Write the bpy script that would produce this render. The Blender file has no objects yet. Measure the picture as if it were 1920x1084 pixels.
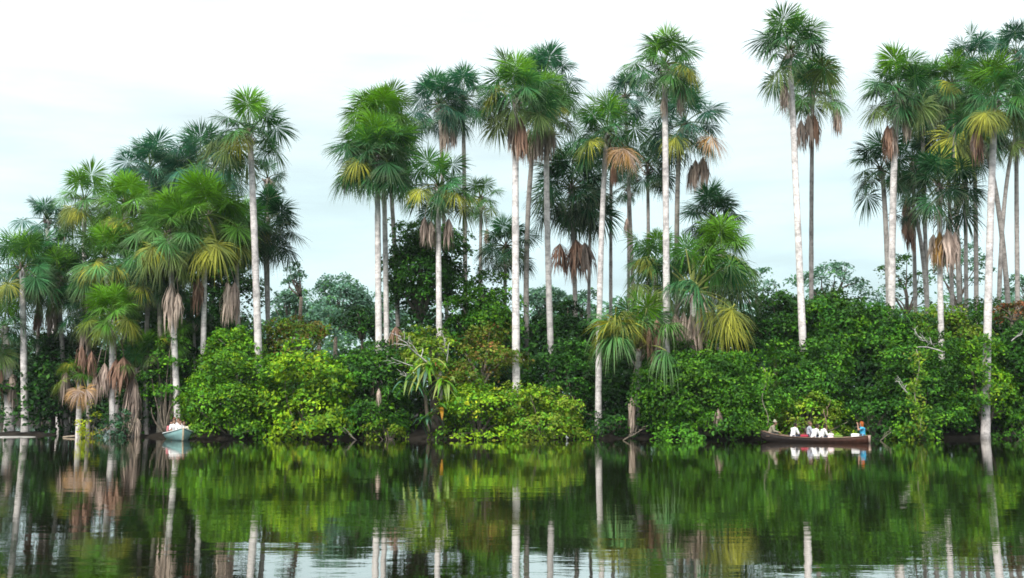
import bpy, math, random
import numpy as np
from mathutils import Vector, Matrix, Euler

sc = bpy.context.scene
COL = sc.collection
R_ = math.radians
rng = np.random.default_rng(11)
random.seed(5)

# ------------------------------------------------------------------ camera
F, CX, CY, HZ, CH = 2080.0, 960.0, 542.0, 748.0, 2.4
PITCH = math.atan((HZ - CY) / F)
cam = bpy.data.cameras.new('camera')
cam.sensor_width = 36.0
cam.lens = F / 1920.0 * 36.0
cam.clip_start, cam.clip_end = 0.1, 6000.0
cam_o = bpy.data.objects.new('camera', cam)
COL.objects.link(cam_o)
cam_o.location = (0, 0, CH)
cam_o.rotation_euler = (math.pi / 2 + PITCH, 0, 0)
sc.camera = cam_o

# ------------------------------------------------------------------ world / sun / exposure
SUN_EL, SUN_AZ = 44.0, -155.0            # behind the viewer, a little to the left
w = bpy.data.worlds.new('World')
sc.world = w
w.use_nodes = True
nt = w.node_tree
nt.nodes.clear()
N = nt.nodes.new
L = nt.links.new
out = N('ShaderNodeOutputWorld')
bg = N('ShaderNodeBackground')
bg.inputs['Strength'].default_value = 0.1
sky = N('ShaderNodeTexSky')
sky.sky_type = 'NISHITA'
sky.sun_disc = False
sky.sun_elevation = R_(SUN_EL)
sky.sun_rotation = R_(SUN_AZ)
sky.dust_density = 2.0
tc = N('ShaderNodeTexCoord')
sep = N('ShaderNodeSeparateXYZ')
L(tc.outputs['Generated'], sep.inputs[0])
# overcast layer: brighter towards the zenith, as real overcast skies are
mz = N('ShaderNodeMath'); mz.operation = 'MAXIMUM'; mz.inputs[1].default_value = 0.0
L(sep.outputs['Z'], mz.inputs[0])
ramp = N('ShaderNodeValToRGB')
cr = ramp.color_ramp
cr.elements[0].position = 0.0; cr.elements[0].color = (0.272, 0.352, 0.366, 1)
cr.elements[1].position = 1.0; cr.elements[1].color = (0.70, 0.72, 0.75, 1)
e = cr.elements.new(0.18); e.color = (0.288, 0.362, 0.374, 1)
e = cr.elements.new(0.38); e.color = (0.425, 0.455, 0.465, 1)
L(mz.outputs[0], ramp.inputs[0])
mp = N('ShaderNodeMapping')
mp.inputs['Scale'].default_value = (1.6, 1.6, 9.0)
mp.inputs['Location'].default_value = (0.3, 1.7, 0.2)
L(tc.outputs['Generated'], mp.inputs[0])
nz = N('ShaderNodeTexNoise')
nz.inputs['Scale'].default_value = 1.7
nz.inputs['Detail'].default_value = 6.0
nz.inputs['Roughness'].default_value = 0.55
L(mp.outputs[0], nz.inputs['Vector'])
nr = N('ShaderNodeMapRange')
nr.inputs['From Min'].default_value = 0.3; nr.inputs['From Max'].default_value = 0.75
nr.inputs['To Min'].default_value = 0.80; nr.inputs['To Max'].default_value = 1.26
L(nz.outputs['Fac'], nr.inputs['Value'])
mul = N('ShaderNodeVectorMath'); mul.operation = 'SCALE'
L(ramp.outputs['Color'], mul.inputs[0]); L(nr.outputs[0], mul.inputs['Scale'])
gain = N('ShaderNodeVectorMath'); gain.operation = 'SCALE'; gain.inputs['Scale'].default_value = 25.0
L(mul.outputs[0], gain.inputs[0])
mix = N('ShaderNodeMix'); mix.data_type = 'RGBA'
mix.inputs['Factor'].default_value = 0.93
L(sky.outputs['Color'], mix.inputs['A']); L(gain.outputs[0], mix.inputs['B'])
L(mix.outputs['Result'], bg.inputs['Color'])
L(bg.outputs[0], out.inputs['Surface'])

sun = bpy.data.lights.new('sun', 'SUN')
sun.energy = 3.3
sun.angle = R_(14)
sun.color = (1.0, 0.96, 0.88)
sun_o = bpy.data.objects.new('sun', sun)
COL.objects.link(sun_o)
az, el = R_(SUN_AZ), R_(SUN_EL)
sdir = Vector((math.sin(az) * math.cos(el), math.cos(az) * math.cos(el), math.sin(el)))
sun_o.rotation_euler = sdir.to_track_quat('Z', 'Y').to_euler()
sun_o.location = (0, 0, 60)

vs = sc.view_settings
vs.view_transform = 'Standard'
vs.look = 'None'
vs.exposure = 0.3
vs.gamma = 1.0
sc.render.engine = 'CYCLES'
cy = sc.cycles
cy.max_bounces = 6
cy.diffuse_bounces = 2
cy.glossy_bounces = 2
cy.transmission_bounces = 3
cy.transparent_max_bounces = 4
cy.volume_bounces = 0
cy.caustics_reflective = False
cy.caustics_refractive = False
cy.sample_clamp_indirect = 4.0
cy.use_denoising = True
cy.filter_width = 1.7
cy.use_adaptive_sampling = True
cy.adaptive_threshold = 0.02


# ------------------------------------------------------------------ helpers
def W(px, py, D):
    """the point of the place, D metres away, seen at a pixel of the photograph"""
    u, v = (px - CX) / F, (CY - py) / F
    t = D / (math.cos(PITCH) - v * math.sin(PITCH))
    return np.array((u * t, D, CH + (math.sin(PITCH) + v * math.cos(PITCH)) * t))


def m_per_px(D):
    return D / F


class MB:
    """collects faces of one mesh: vertices, triangles, quads and a leaf colour per vertex"""

    def __init__(self):
        self.v, self.q, self.t, self.c, self.n = [], [], [], [], 0

    def add(self, v, quads=None, tris=None, col=(0.5, 0.5, 0.5)):
        v = np.asarray(v, float).reshape(-1, 3)
        if quads is not None and len(quads):
            self.q.append(np.asarray(quads, np.int64).reshape(-1, 4) + self.n)
        if tris is not None and len(tris):
            self.t.append(np.asarray(tris, np.int64).reshape(-1, 3) + self.n)
        c = np.asarray(col, float)
        if c.ndim == 1:
            c = np.tile(c[:3], (len(v), 1))
        self.v.append(v)
        self.c.append(c)
        self.n += len(v)

    def build(self, name, mat, parent=None, smooth=False, origin=None):
        me = bpy.data.meshes.new(name)
        v = np.concatenate(self.v)
        if origin is not None:
            v = v - np.asarray(origin)
        c = np.concatenate(self.c)
        q = np.concatenate(self.q) if self.q else np.zeros((0, 4), np.int64)
        t = np.concatenate(self.t) if self.t else np.zeros((0, 3), np.int64)
        loops = np.concatenate([q.ravel(), t.ravel()]).astype(np.int32)
        starts = np.concatenate([np.arange(len(q)) * 4, len(q) * 4 + np.arange(len(t)) * 3]).astype(np.int32)
        me.vertices.add(len(v))
        me.vertices.foreach_set('co', v.astype(np.float32).ravel())
        me.loops.add(len(loops))
        me.loops.foreach_set('vertex_index', loops)
        me.polygons.add(len(starts))
        me.polygons.foreach_set('loop_start', starts)
        me.update(calc_edges=True)
        a = me.color_attributes.new('tint', 'FLOAT_COLOR', 'POINT')
        rgba = np.concatenate([c, np.ones((len(c), 1))], 1).astype(np.float32)
        a.data.foreach_set('color', rgba.ravel())
        if smooth:
            me.polygons.foreach_set('use_smooth', np.ones(len(starts), bool))
        me.materials.append(mat)
        o = bpy.data.objects.new(name, me)
        COL.objects.link(o)
        if parent is not None:
            o.parent = parent
        return o


def tag(o, label=None, cat=None, group=None, kind=None):
    if label: o['label'] = label
    if cat: o['category'] = cat
    if group: o['group'] = group
    if kind: o['kind'] = kind
    return o


def thing(name, loc, label, cat, group=None, rz=0.0):
    o = bpy.data.objects.new(name, None)
    o.empty_display_size = 0.3
    COL.objects.link(o)
    o.location = tuple(float(a) for a in loc)
    o.rotation_euler = (0, 0, rz)
    return tag(o, label, cat, group)


def nrm(a):
    a = np.asarray(a, float)
    return a / np.maximum(np.linalg.norm(a, axis=-1, keepdims=True), 1e-9)


def tube(mb, pts, rad, sides=8, col=(0.5, 0.5, 0.5), caps=True, jitter=0.0):
    pts = np.asarray(pts, float)
    k = len(pts)
    rad = np.broadcast_to(np.asarray(rad, float), (k,))
    tang = nrm(np.gradient(pts, axis=0))
    ref = np.array((0.0, 0.0, 1.0)) if abs(tang[:, 2]).mean() < 0.8 else np.array((0.0, 1.0, 0.0))
    s = nrm(np.cross(tang, ref))
    b = np.cross(s, tang)
    ang = np.arange(sides) * 2 * math.pi / sides
    rr = rad[:, None] * (1 + jitter * rng.standard_normal((k, sides)))
    v = pts[:, None, :] + rr[..., None] * (np.cos(ang)[None, :, None] * s[:, None, :] + np.sin(ang)[None, :, None] * b[:, None, :])
    v = v.reshape(-1, 3)
    i, j = np.meshgrid(np.arange(k - 1), np.arange(sides), indexing='ij')
    a = i * sides + j
    bq = i * sides + (j + 1) % sides
    quads = np.stack([a, bq, bq + sides, a + sides], -1).reshape(-1, 4)
    tris = []
    if caps:
        v = np.concatenate([v, pts[:1], pts[-1:]])
        n0, n1 = k * sides, k * sides + 1
        for jj in range(sides):
            tris.append((n0, (jj + 1) % sides, jj))
            tris.append((n1, (k - 1) * sides + jj, (k - 1) * sides + (jj + 1) % sides))
    mb.add(v, quads, tris, col)


def bezier(p0, p1, p2, n):
    u = np.linspace(0, 1, n)[:, None]
    return (1 - u) ** 2 * np.asarray(p0) + 2 * u * (1 - u) * np.asarray(p1) + u ** 2 * np.asarray(p2)


# ------------------------------------------------------------------ materials
def new_mat(name):
    m = bpy.data.materials.new(name)
    m.use_nodes = True
    m.node_tree.nodes.clear()
    return m, m.node_tree.nodes.new, m.node_tree.links.new


def leaf_material(name, transl=0.3, rough=0.45, spec=0.35, var=0.35):
    m, N, L = new_mat(name)
    at = N('ShaderNodeAttribute'); at.attribute_name = 'tint'
    tc = N('ShaderNodeTexCoord')
    nz = N('ShaderNodeTexNoise'); nz.inputs['Scale'].default_value = 1.1; nz.inputs['Detail'].default_value = 3
    L(tc.outputs['Object'], nz.inputs['Vector'])
    mr = N('ShaderNodeMapRange')
    mr.inputs['From Min'].default_value = 0.3; mr.inputs['From Max'].default_value = 0.7
    mr.inputs['To Min'].default_value = 1 - var; mr.inputs['To Max'].default_value = 1 + var
    L(nz.outputs['Fac'], mr.inputs['Value'])
    vm = N('ShaderNodeVectorMath'); vm.operation = 'SCALE'
    L(at.outputs['Color'], vm.inputs[0]); L(mr.outputs[0], vm.inputs['Scale'])
    p = N('ShaderNodeBsdfPrincipled')
    L(vm.outputs[0], p.inputs['Base Color'])
    p.inputs['Roughness'].default_value = rough
    p.inputs['Specular IOR Level'].default_value = spec
    t = N('ShaderNodeBsdfTranslucent')
    hs = N('ShaderNodeHueSaturation')
    hs.inputs['Hue'].default_value = 0.48; hs.inputs['Saturation'].default_value = 1.1; hs.inputs['Value'].default_value = 1.5
    L(vm.outputs[0], hs.inputs['Color']); L(hs.outputs[0], t.inputs['Color'])
    mx = N('ShaderNodeMixShader'); mx.inputs[0].default_value = transl
    L(p.outputs[0], mx.inputs[1]); L(t.outputs[0], mx.inputs[2])
    o = N('ShaderNodeOutputMaterial')
    L(mx.outputs[0], o.inputs['Surface'])
    return m


def solid_material(name, col, rough=0.7, var=0.25, scale=6.0, bump=0.0, spec=0.3, attr=False):
    m, N, L = new_mat(name)
    tc = N('ShaderNodeTexCoord')
    nz = N('ShaderNodeTexNoise'); nz.inputs['Scale'].default_value = scale; nz.inputs['Detail'].default_value = 5
    L(tc.outputs['Object'], nz.inputs['Vector'])
    mr = N('ShaderNodeMapRange')
    mr.inputs['From Min'].default_value = 0.3; mr.inputs['From Max'].default_value = 0.7
    mr.inputs['To Min'].default_value = 1 - var; mr.inputs['To Max'].default_value = 1 + var
    L(nz.outputs['Fac'], mr.inputs['Value'])
    vm = N('ShaderNodeVectorMath'); vm.operation = 'SCALE'
    if attr:
        at = N('ShaderNodeAttribute'); at.attribute_name = 'tint'
        L(at.outputs['Color'], vm.inputs[0])
    else:
        vm.inputs[0].default_value = col
    L(mr.outputs[0], vm.inputs['Scale'])
    p = N('ShaderNodeBsdfPrincipled')
    L(vm.outputs[0], p.inputs['Base Color'])
    p.inputs['Roughness'].default_value = rough
    p.inputs['Specular IOR Level'].default_value = spec
    if bump:
        b = N('ShaderNodeBump'); b.inputs['Strength'].default_value = bump; b.inputs['Distance'].default_value = 0.05
        L(nz.outputs['Fac'], b.inputs['Height']); L(b.outputs[0], p.inputs['Normal'])
    o = N('ShaderNodeOutputMaterial')
    L(p.outputs[0], o.inputs['Surface'])
    return m


def trunk_material():
    """pale grey palm stem: fine ring scars, lichen patches and darker stains"""
    m, N, L = new_mat('palm_bark')
    tc = N('ShaderNodeTexCoord')
    at = N('ShaderNodeAttribute'); at.attribute_name = 'tint'
    mp = N('ShaderNodeMapping'); mp.inputs['Scale'].default_value = (1.5, 1.5, 9.0)
    L(tc.outputs['Object'], mp.inputs[0])
    rings = N('ShaderNodeTexNoise'); rings.inputs['Scale'].default_value = 1.0; rings.inputs['Detail'].default_value = 4
    L(mp.outputs[0], rings.inputs['Vector'])
    blot = N('ShaderNodeTexNoise'); blot.inputs['Scale'].default_value = 2.6; blot.inputs['Detail'].default_value = 6
    blot.inputs['Roughness'].default_value = 0.7
    L(tc.outputs['Object'], blot.inputs['Vector'])
    r1 = N('ShaderNodeMapRange'); r1.inputs['From Min'].default_value = 0.35; r1.inputs['From Max'].default_value = 0.65
    r1.inputs['To Min'].default_value = 0.87; r1.inputs['To Max'].default_value = 1.09
    L(rings.outputs['Fac'], r1.inputs['Value'])
    r2 = N('ShaderNodeMapRange'); r2.inputs['From Min'].default_value = 0.36; r2.inputs['From Max'].default_value = 0.55
    r2.inputs['To Min'].default_value = 0.55; r2.inputs['To Max'].default_value = 1.08
    L(blot.outputs['Fac'], r2.inputs['Value'])
    mu = N('ShaderNodeMath'); mu.operation = 'MULTIPLY'
    L(r1.outputs[0], mu.inputs[0]); L(r2.outputs[0], mu.inputs[1])
    vm = N('ShaderNodeVectorMath'); vm.operation = 'SCALE'
    L(at.outputs['Color'], vm.inputs[0]); L(mu.outputs[0], vm.inputs['Scale'])
    p = N('ShaderNodeBsdfPrincipled'); p.inputs['Roughness'].default_value = 0.85
    p.inputs['Specular IOR Level'].default_value = 0.15
    L(vm.outputs[0], p.inputs['Base Color'])
    b = N('ShaderNodeBump'); b.inputs['Strength'].default_value = 0.5; b.inputs['Distance'].default_value = 0.03
    L(rings.outputs['Fac'], b.inputs['Height']); L(b.outputs[0], p.inputs['Normal'])
    o = N('ShaderNodeOutputMaterial'); L(p.outputs[0], o.inputs['Surface'])
    return m


def water_material():
    m, N, L = new_mat('lake_water')
    geo = N('ShaderNodeNewGeometry')
    def wave(scale, sx, sy, detail):
        mp = N('ShaderNodeMapping'); mp.inputs['Scale'].default_value = (sx, sy, 1)
        L(geo.outputs['Position'], mp.inputs[0])
        n = N('ShaderNodeTexNoise'); n.inputs['Scale'].default_value = scale; n.inputs['Detail'].default_value = detail
        L(mp.outputs[0], n.inputs['Vector'])
        return n.outputs['Fac']
    big = wave(0.35, 0.35, 1.0, 2)
    mid = wave(1.6, 0.3, 1.0, 2)
    fine = wave(7.0, 0.45, 1.0, 2)
    b1 = N('ShaderNodeBump'); b1.inputs['Strength'].default_value = 1.0; b1.inputs['Distance'].default_value = 0.009
    b2 = N('ShaderNodeBump'); b2.inputs['Strength'].default_value = 1.0; b2.inputs['Distance'].default_value = 0.0032
    b3 = N('ShaderNodeBump'); b3.inputs['Strength'].default_value = 1.0; b3.inputs['Distance'].default_value = 0.0008
    L(big, b1.inputs['Height']); L(mid, b2.inputs['Height']); L(fine, b3.inputs['Height'])
    L(b1.outputs[0], b2.inputs['Normal']); L(b2.outputs[0], b3.inputs['Normal'])
    lw = N('ShaderNodeLayerWeight'); lw.inputs['Blend'].default_value = 0.5
    pw = N('ShaderNodeMath'); pw.operation = 'POWER'; pw.inputs[1].default_value = 1.9
    L(lw.outputs['Facing'], pw.inputs[0])
    mr = N('ShaderNodeMapRange'); mr.inputs['To Min'].default_value = 0.04; mr.inputs['To Max'].default_value = 0.97
    L(pw.outputs[0], mr.inputs['Value'])
    d = N('ShaderNodeBsdfDiffuse'); d.inputs['Color'].default_value = (0.010, 0.009, 0.004, 1)
    g = N('ShaderNodeBsdfGlossy'); g.inputs['Roughness'].default_value = 0.016
    g.inputs['Color'].default_value = (0.97, 0.96, 0.93, 1)
    L(b3.outputs[0], g.inputs['Normal'])
    p = N('ShaderNodeMixShader')
    L(mr.outputs[0], p.inputs[0]); L(d.outputs[0], p.inputs[1]); L(g.outputs[0], p.inputs[2])
    o = N('ShaderNodeOutputMaterial'); L(p.outputs[0], o.inputs['Surface'])
    return m


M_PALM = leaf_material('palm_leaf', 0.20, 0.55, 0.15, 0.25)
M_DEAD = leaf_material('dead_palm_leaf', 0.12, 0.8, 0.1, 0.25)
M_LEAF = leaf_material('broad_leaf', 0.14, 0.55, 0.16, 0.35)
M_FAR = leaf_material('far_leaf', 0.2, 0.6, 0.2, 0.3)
M_BARK = trunk_material()
M_WOOD = solid_material('branch_bark', (0.13, 0.105, 0.08), 0.9, 0.4, 5, 0.4, attr=True)
M_MUD = solid_material('bank_mud', (0.016, 0.012, 0.008), 0.9, 0.5, 1.5, 0.6)
M_WATER = water_material()
M_BOOT = solid_material('frond_base_fibre', (0.10, 0.07, 0.05), 0.95, 0.4, 9, 0.3, attr=True)


# ------------------------------------------------------------------ ground and water
def shore(x):
    """distance of the far shore line at x"""
    s = 67.4 + 0.5 * np.sin(x * 0.31) + 0.35 * np.sin(x * 0.83 + 1.0)
    s = s + 4.2 / (1 + np.exp((x + 21.5) * 1.3))
    s = s + 45.0 / (1 + np.exp((x + 28.5) * 1.2))
    return s


def ground_z(x, y):
    d = y - shore(np.asarray(x, float))
    z = np.where(d < 0, np.maximum(d * 0.3, -1.8), 0.10 + 1.0 * (1 - np.exp(-np.maximum(d, 0) / 6.0)))
    # the low mud spit under the two palms at the left edge
    xs = np.asarray(x, float)
    spit = 0.16 - 0.9 * np.maximum(np.hypot((xs + 33.0) / 2.6, (np.asarray(y, float) - 75.0) / 1.6) - 0.75, 0)
    z = np.maximum(z, np.maximum(spit, -1.8))
    return z


def gz(x, y):
    return float(ground_z(np.array([x]), np.array([y]))[0])


def build_ground():
    ys = np.concatenate([np.linspace(-120, 58, 12), np.linspace(60, 82, 60), np.linspace(84, 130, 30), np.geomspace(140, 600, 12)])
    xs = np.concatenate([np.geomspace(500, 60, 10) * -1, np.linspace(-55, 55, 150), np.geomspace(60, 500, 10)])
    X, Y = np.meshgrid(xs, ys, indexing='ij')
    Z = ground_z(X, Y) + 0.05 * rng.standard_normal(X.shape) * (Y > 60)
    nx, ny = X.shape
    i, j = np.meshgrid(np.arange(nx - 1), np.arange(ny - 1), indexing='ij')
    a = i * ny + j
    q = np.stack([a, a + ny, a + ny + 1, a + 1], -1).reshape(-1, 4)
    mb = MB()
    mb.add(np.stack([X, Y, Z], -1).reshape(-1, 3), q)
    tag(mb.build('ground', M_MUD, smooth=True), kind='structure')
    mb = MB()
    mb.add([(-500, -120, 0), (500, -120, 0), (500, 400, 0), (-500, 400, 0)], [(0, 1, 2, 3)])
    tag(mb.build('water', M_WATER), kind='structure')


build_ground()

# ------------------------------------------------------------------ palms
C_YOUNG = np.array((0.105, 0.265, 0.013))
C_MID = np.array((0.036, 0.140, 0.044))
C_BLUE = np.array((0.028, 0.115, 0.070))
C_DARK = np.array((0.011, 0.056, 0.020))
C_OLD = np.array((0.150, 0.165, 0.035))
C_YEL = np.array((0.33, 0.34, 0.04))
C_DEAD = np.array((0.42, 0.325, 0.275))
C_PALE = np.array((0.50, 0.40, 0.33))
C_RUST = np.array((0.29, 0.175, 0.125))
C_ORANGE = np.array((0.44, 0.26, 0.09))


def fan(mb, H, t, roll, R, col, nseg=76, spread=150, droop=0.42, tipcol=None, fold=0.15, mixcol=None):
    """one fan blade: ribbons that radiate from H, split towards their tips and hang with their own weight"""
    t = nrm(t)
    up = np.array((0, 0, 1.0))
    s = np.cross(t, up)
    if np.linalg.norm(s) < 0.15:
        s = np.array((math.cos(roll * 3), math.sin(roll * 3), 0.0))
    s = nrm(s - t * np.dot(s, t))
    n = np.cross(s, t)
    s, n = s * math.cos(roll) + n * math.sin(roll), n * math.cos(roll) - s * math.sin(roll)
    th = np.linspace(-R_(spread), R_(spread), nseg) + rng.normal(0, 0.03, nseg)
    ln = R * (0.92 + 0.08 * np.cos(th)) * rng.uniform(0.8, 1.06, nseg)
    d = np.cos(th)[:, None] * t + np.sin(th)[:, None] * s + (rng.normal(-fold, 0.19, nseg))[:, None] * n
    d = nrm(d)
    wd = nrm(np.cross(n, d) + rng.normal(0, 0.25, (nseg, 3)))
    w = 1.1 * R * 0.52 * (2 * R_(spread) / nseg) * rng.uniform(0.8, 1.2, nseg)
    us = np.array((0.03, 0.52, 0.78, 1.0))
    dr = droop * rng.uniform(0.6, 1.4, nseg)
    P = []
    for u in us:
        p = H + ln[:, None] * (u * (1 - 0.25 * dr * u * u)[:, None] * d)
        p[:, 2] -= ln * dr * u ** 2.2
        P.append(p)
    hw = (w / 2)[:, None] * wd
    V = np.stack([P[0], P[1] - hw, P[1] + hw, P[2] - 0.42 * hw, P[2] + 0.42 * hw, P[3]], 1).reshape(-1, 3)
    base = np.arange(nseg)[:, None] * 6
    tris = np.concatenate([base + np.array((0, 1, 2)), base + np.array((3, 5, 4))])
    quads = base + np.array((1, 3, 4, 2))
    c = np.asarray(col) * rng.uniform(0.75, 1.3, (nseg, 1))
    if mixcol is not None:
        k_ = np.clip(0.5 + 0.45 * np.sin(th * 2 + roll * 9)[:, None] + rng.normal(0, 0.2, (nseg, 1)), 0, 1)
        c = c * k_ + np.asarray(mixcol) * (1 - k_)
    C = np.repeat(c[:, None, :], 6, 1)
    if tipcol is not None:
        C[:, 3:5] = 0.7 * C[:, 3:5] + 0.3 * np.asarray(tipcol)
        C[:, 5] = 0.45 * C[:, 5] + 0.55 * np.asarray(tipcol)
    mb.add(V, quads, tris, C.reshape(-1, 3))


def ribbon(mb, pts, w0, w1, col):
    pts = np.asarray(pts)
    tube(mb, pts, np.linspace(w0, w1, len(pts)), 5, col, caps=True)


def frond(mb, heart, az, el, R, col, tipcol=None, roll=0.0, pet=0.56, nseg=76, sag=0.22, spread=150, droop=0.42, petcol=None, blade=0.5, pr=1.0, mixcol=None, smb=None):
    d = np.array((math.cos(az) * math.cos(el), math.sin(az) * math.cos(el), math.sin(el)))
    h = heart + d * R * pet
    h[2] -= sag * R * pet * math.cos(el)
    ctrl = heart + d * R * pet * 0.55 + np.array((0, 0, 0.04 * R))
    pts = bezier(heart, ctrl, h, 5)
    pc = np.asarray(petcol) if petcol is not None else np.asarray(col) * 0.5 + np.array((0.07, 0.09, 0.02))
    ribbon(mb if smb is None else smb, pts, 0.042 * pr, 0.02 * pr, pc)
    t = nrm(pts[-1] - pts[-2])
    fan(mb, pts[-1], t, roll, R * blade, col, nseg, spread, droop, tipcol, mixcol=mixcol)


def dead_bundle(mb, top, length, heart, col, spread=0.24, n=64, stalk=True, smb=None):
    """a dead blade folded like a closed umbrella, hung from its bent stalk"""
    k = nrm(top - heart)
    ctrl = (heart + top) / 2 + np.array((k[0] * 0.5, k[1] * 0.4, 0.45))
    pts = bezier(heart, ctrl, top, 7)
    if stalk:
        ribbon(mb if smb is None else smb, pts, 0.035, 0.022, np.asarray(col) * 0.7 + 0.03)
    a = rng.uniform(0, 2 * math.pi, n)
    ln = length * rng.uniform(0.5, 1.12, n)
    sp = spread * length * rng.uniform(0.35, 1.0, n)
    ox, oy = np.cos(a) * sp, np.sin(a) * sp
    P = [np.repeat(top[None], n, 0)]
    for u, f in ((0.3, 0.5), (0.65, 0.85), (1.0, 0.95)):
        P.append(top + np.stack([ox * f, oy * f, -ln * u], 1) + rng.normal(0, 0.022 * length, (n, 3)))
    w = np.stack([-np.sin(a), np.cos(a), np.zeros(n)], 1) * (0.022 + 0.02 * rng.random(n))[:, None] * (length / 1.8)
    V = np.stack([P[0], P[1] - w, P[1] + w, P[2] - w, P[2] + w, P[3]], 1).reshape(-1, 3)
    base = np.arange(n)[:, None] * 6
    tris = np.concatenate([base + np.array((0, 1, 2)), base + np.array((3, 5, 4))])
    quads = base + np.array((1, 3, 4, 2))
    c = np.asarray(col) * rng.uniform(0.65, 1.3, (n, 1))
    mb.add(V, quads, tris, np.repeat(c, 6, 0))


PALETTE = {
    'g': (C_YOUNG, C_MID, C_OLD),
    'b': (C_MID * 1.1, C_BLUE, C_MID * 1.2),
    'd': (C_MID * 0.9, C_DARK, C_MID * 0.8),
    'y': (C_YOUNG, C_MID * 1.3 + np.array((0.03, 0.02, 0)), C_OLD * 1.2),
    'l': (C_YOUNG * 1.15, np.array((0.075, 0.205, 0.020)), np.array((0.22, 0.24, 0.03))),
}
CAT_PALM = 'palm'
TIP = np.array((0.20, 0.21, 0.12))


def palm(label, D, bx, tx, ty, Rpx, n=20, style='g', dead=(), yel=(), orange=(), mid=None, r=0.22, elmin=-42, spread=150,
         name='fan_palm', bark=(0.72, 0.665, 0.65), droop=0.34, group='fan palms along the bank', front=0.0, pet=0.58, pr=1.0, blade=0.52):
    s = m_per_px(D)
    heart = W(tx, ty, D)
    b0 = W(bx, HZ + 50, D)
    bz = gz(b0[0], D)
    base = np.array((b0[0], D, bz - 0.12))
    R = Rpx * s * 1.14
    n = int(n * 1.35)
    root = thing(name, (base[0], base[1], bz), label, CAT_PALM, group)
    O = np.array((base[0], base[1], bz))
    # trunk: swollen foot, slight bow, ring bumps
    k = 40
    ctl = W(mid[0], mid[1], D) if mid else (base + heart) / 2 + np.array((rng.normal(0, 0.15), rng.normal(0, 0.2), 0))
    if mid:
        ctl = 2 * ctl - (base + heart) / 2
    pts = bezier(base, ctl, heart, k)
    u = np.linspace(0, 1, k)
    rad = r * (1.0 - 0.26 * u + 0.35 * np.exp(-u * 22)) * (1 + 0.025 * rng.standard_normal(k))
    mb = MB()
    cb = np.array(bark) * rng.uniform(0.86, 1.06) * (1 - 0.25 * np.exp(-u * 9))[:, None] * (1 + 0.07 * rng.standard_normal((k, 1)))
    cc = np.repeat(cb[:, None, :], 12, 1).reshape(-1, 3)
    cc = np.concatenate([cc, cc[:1], cc[-1:]])
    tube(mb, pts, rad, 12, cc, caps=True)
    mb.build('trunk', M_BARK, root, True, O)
    # stubs of old stalks under the crown
    mb = MB()
    for i in range(16):
        a = i * 2.4
        z0 = rng.uniform(-0.9, -0.05)
        p0 = heart + np.array((math.cos(a) * 0.12, math.sin(a) * 0.12, z0))
        p1 = p0 + np.array((math.cos(a) * rng.uniform(0.12, 0.35), math.sin(a) * rng.uniform(0.12, 0.35), rng.uniform(0.1, 0.5)))
        ribbon(mb, [p0, (p0 + p1) / 2 + np.array((0, 0, -0.03)), p1], 0.06, 0.035, C_DEAD * rng.uniform(0.25, 0.75))
    mb.build('frond_base', M_BOOT, root, True, O)
    # live crown
    young, midc, old = PALETTE[style]
    mb = MB()
    a0, gap = rng.uniform(0, 6.28), rng.uniform(0, 6.28)
    for i in range(n):
        f = i / max(n - 1, 1)
        e_ = 84 - (84 - elmin) * f ** 0.86 + rng.normal(0, 6)
        a = a0 + i * 2.39996 + rng.normal(0, 0.15)
        if f < 0.05:
            c = young
        elif f < 0.78:
            m_ = (f - 0.05) / 0.73
            k_ = (1 - m_) ** 6 * 0.8 + (rng.random() < 0.15) * 0.3
            c = young * k_ + midc * (1 - k_)
            c = c * (0.6 + 0.75 * rng.random())
        else:
            c = midc * 0.45 + old * 0.55 if rng.random() < 0.6 else midc
        if f > 0.3 and abs((a - gap + math.pi) % (2 * math.pi) - math.pi) < 0.55 and rng.random() < 0.6:
            continue
        RR = R * (1.03 if f < 0.25 else 1.0) * rng.uniform(0.78, 1.14)
        frond(mb, heart.copy(), a, R_(e_), RR, c, TIP if f > 0.3 else None, rng.normal(0, 0.45), nseg=76, spread=spread, droop=droop * (0.45 + 0.85 * f), pet=pet * rng.uniform(0.85, 1.12), pr=pr, blade=blade, petcol=(0.30, 0.34, 0.10) if pr > 1 else None)
    mb.build('crown', M_PALM, root, False, O)
    for lst, colr, nm in ((yel, C_YEL, 'yellow_frond'), (orange, C_ORANGE, 'withered_frond')):
        for (px, py) in lst:
            T = W(px, py, D - 0.75 * R)
            v = T - heart
            mb, sb = MB(), MB()
            RR = max(np.linalg.norm(v) * 1.25, R * 0.7)
            d = nrm(v + np.array((0, 0, 0.16 * np.linalg.norm(v))))
            frond(mb, heart.copy(), math.atan2(d[1], d[0]), math.asin(d[2]), RR, colr * rng.uniform(0.8, 1.1), colr * 0.8, rng.normal(0, 0.3),
                  nseg=84, sag=0.2, spread=140, droop=0.5, blade=0.42, mixcol=C_OLD * 0.8 + C_MID * 0.3 if nm == 'yellow_frond' else C_DEAD, smb=sb)
            o = mb.build(nm, M_PALM, root, False, O)
            sb.build('stalk', M_PALM, o, True, O)
    for dd in dead:
        px, py, lp = dd[:3]
        colr = dd[3] if len(dd) > 3 else C_DEAD
        T = W(px, py + 8, D - 0.5 - front + rng.normal(0, 0.12))
        mb, sb = MB(), MB()
        dead_bundle(mb, T, lp * s * rng.uniform(0.95, 1.35), heart + np.array((0, 0, -0.2)), colr * rng.uniform(0.85, 1.12), spread=dd[4] if len(dd) > 4 else 0.22, smb=sb)
        o = mb.build('dead_frond', M_DEAD, root, False, O)
        sb.build('stalk', M_DEAD, o, True, O)
    return root


P = palm
BK = (0.38, 0.345, 0.325)
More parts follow.
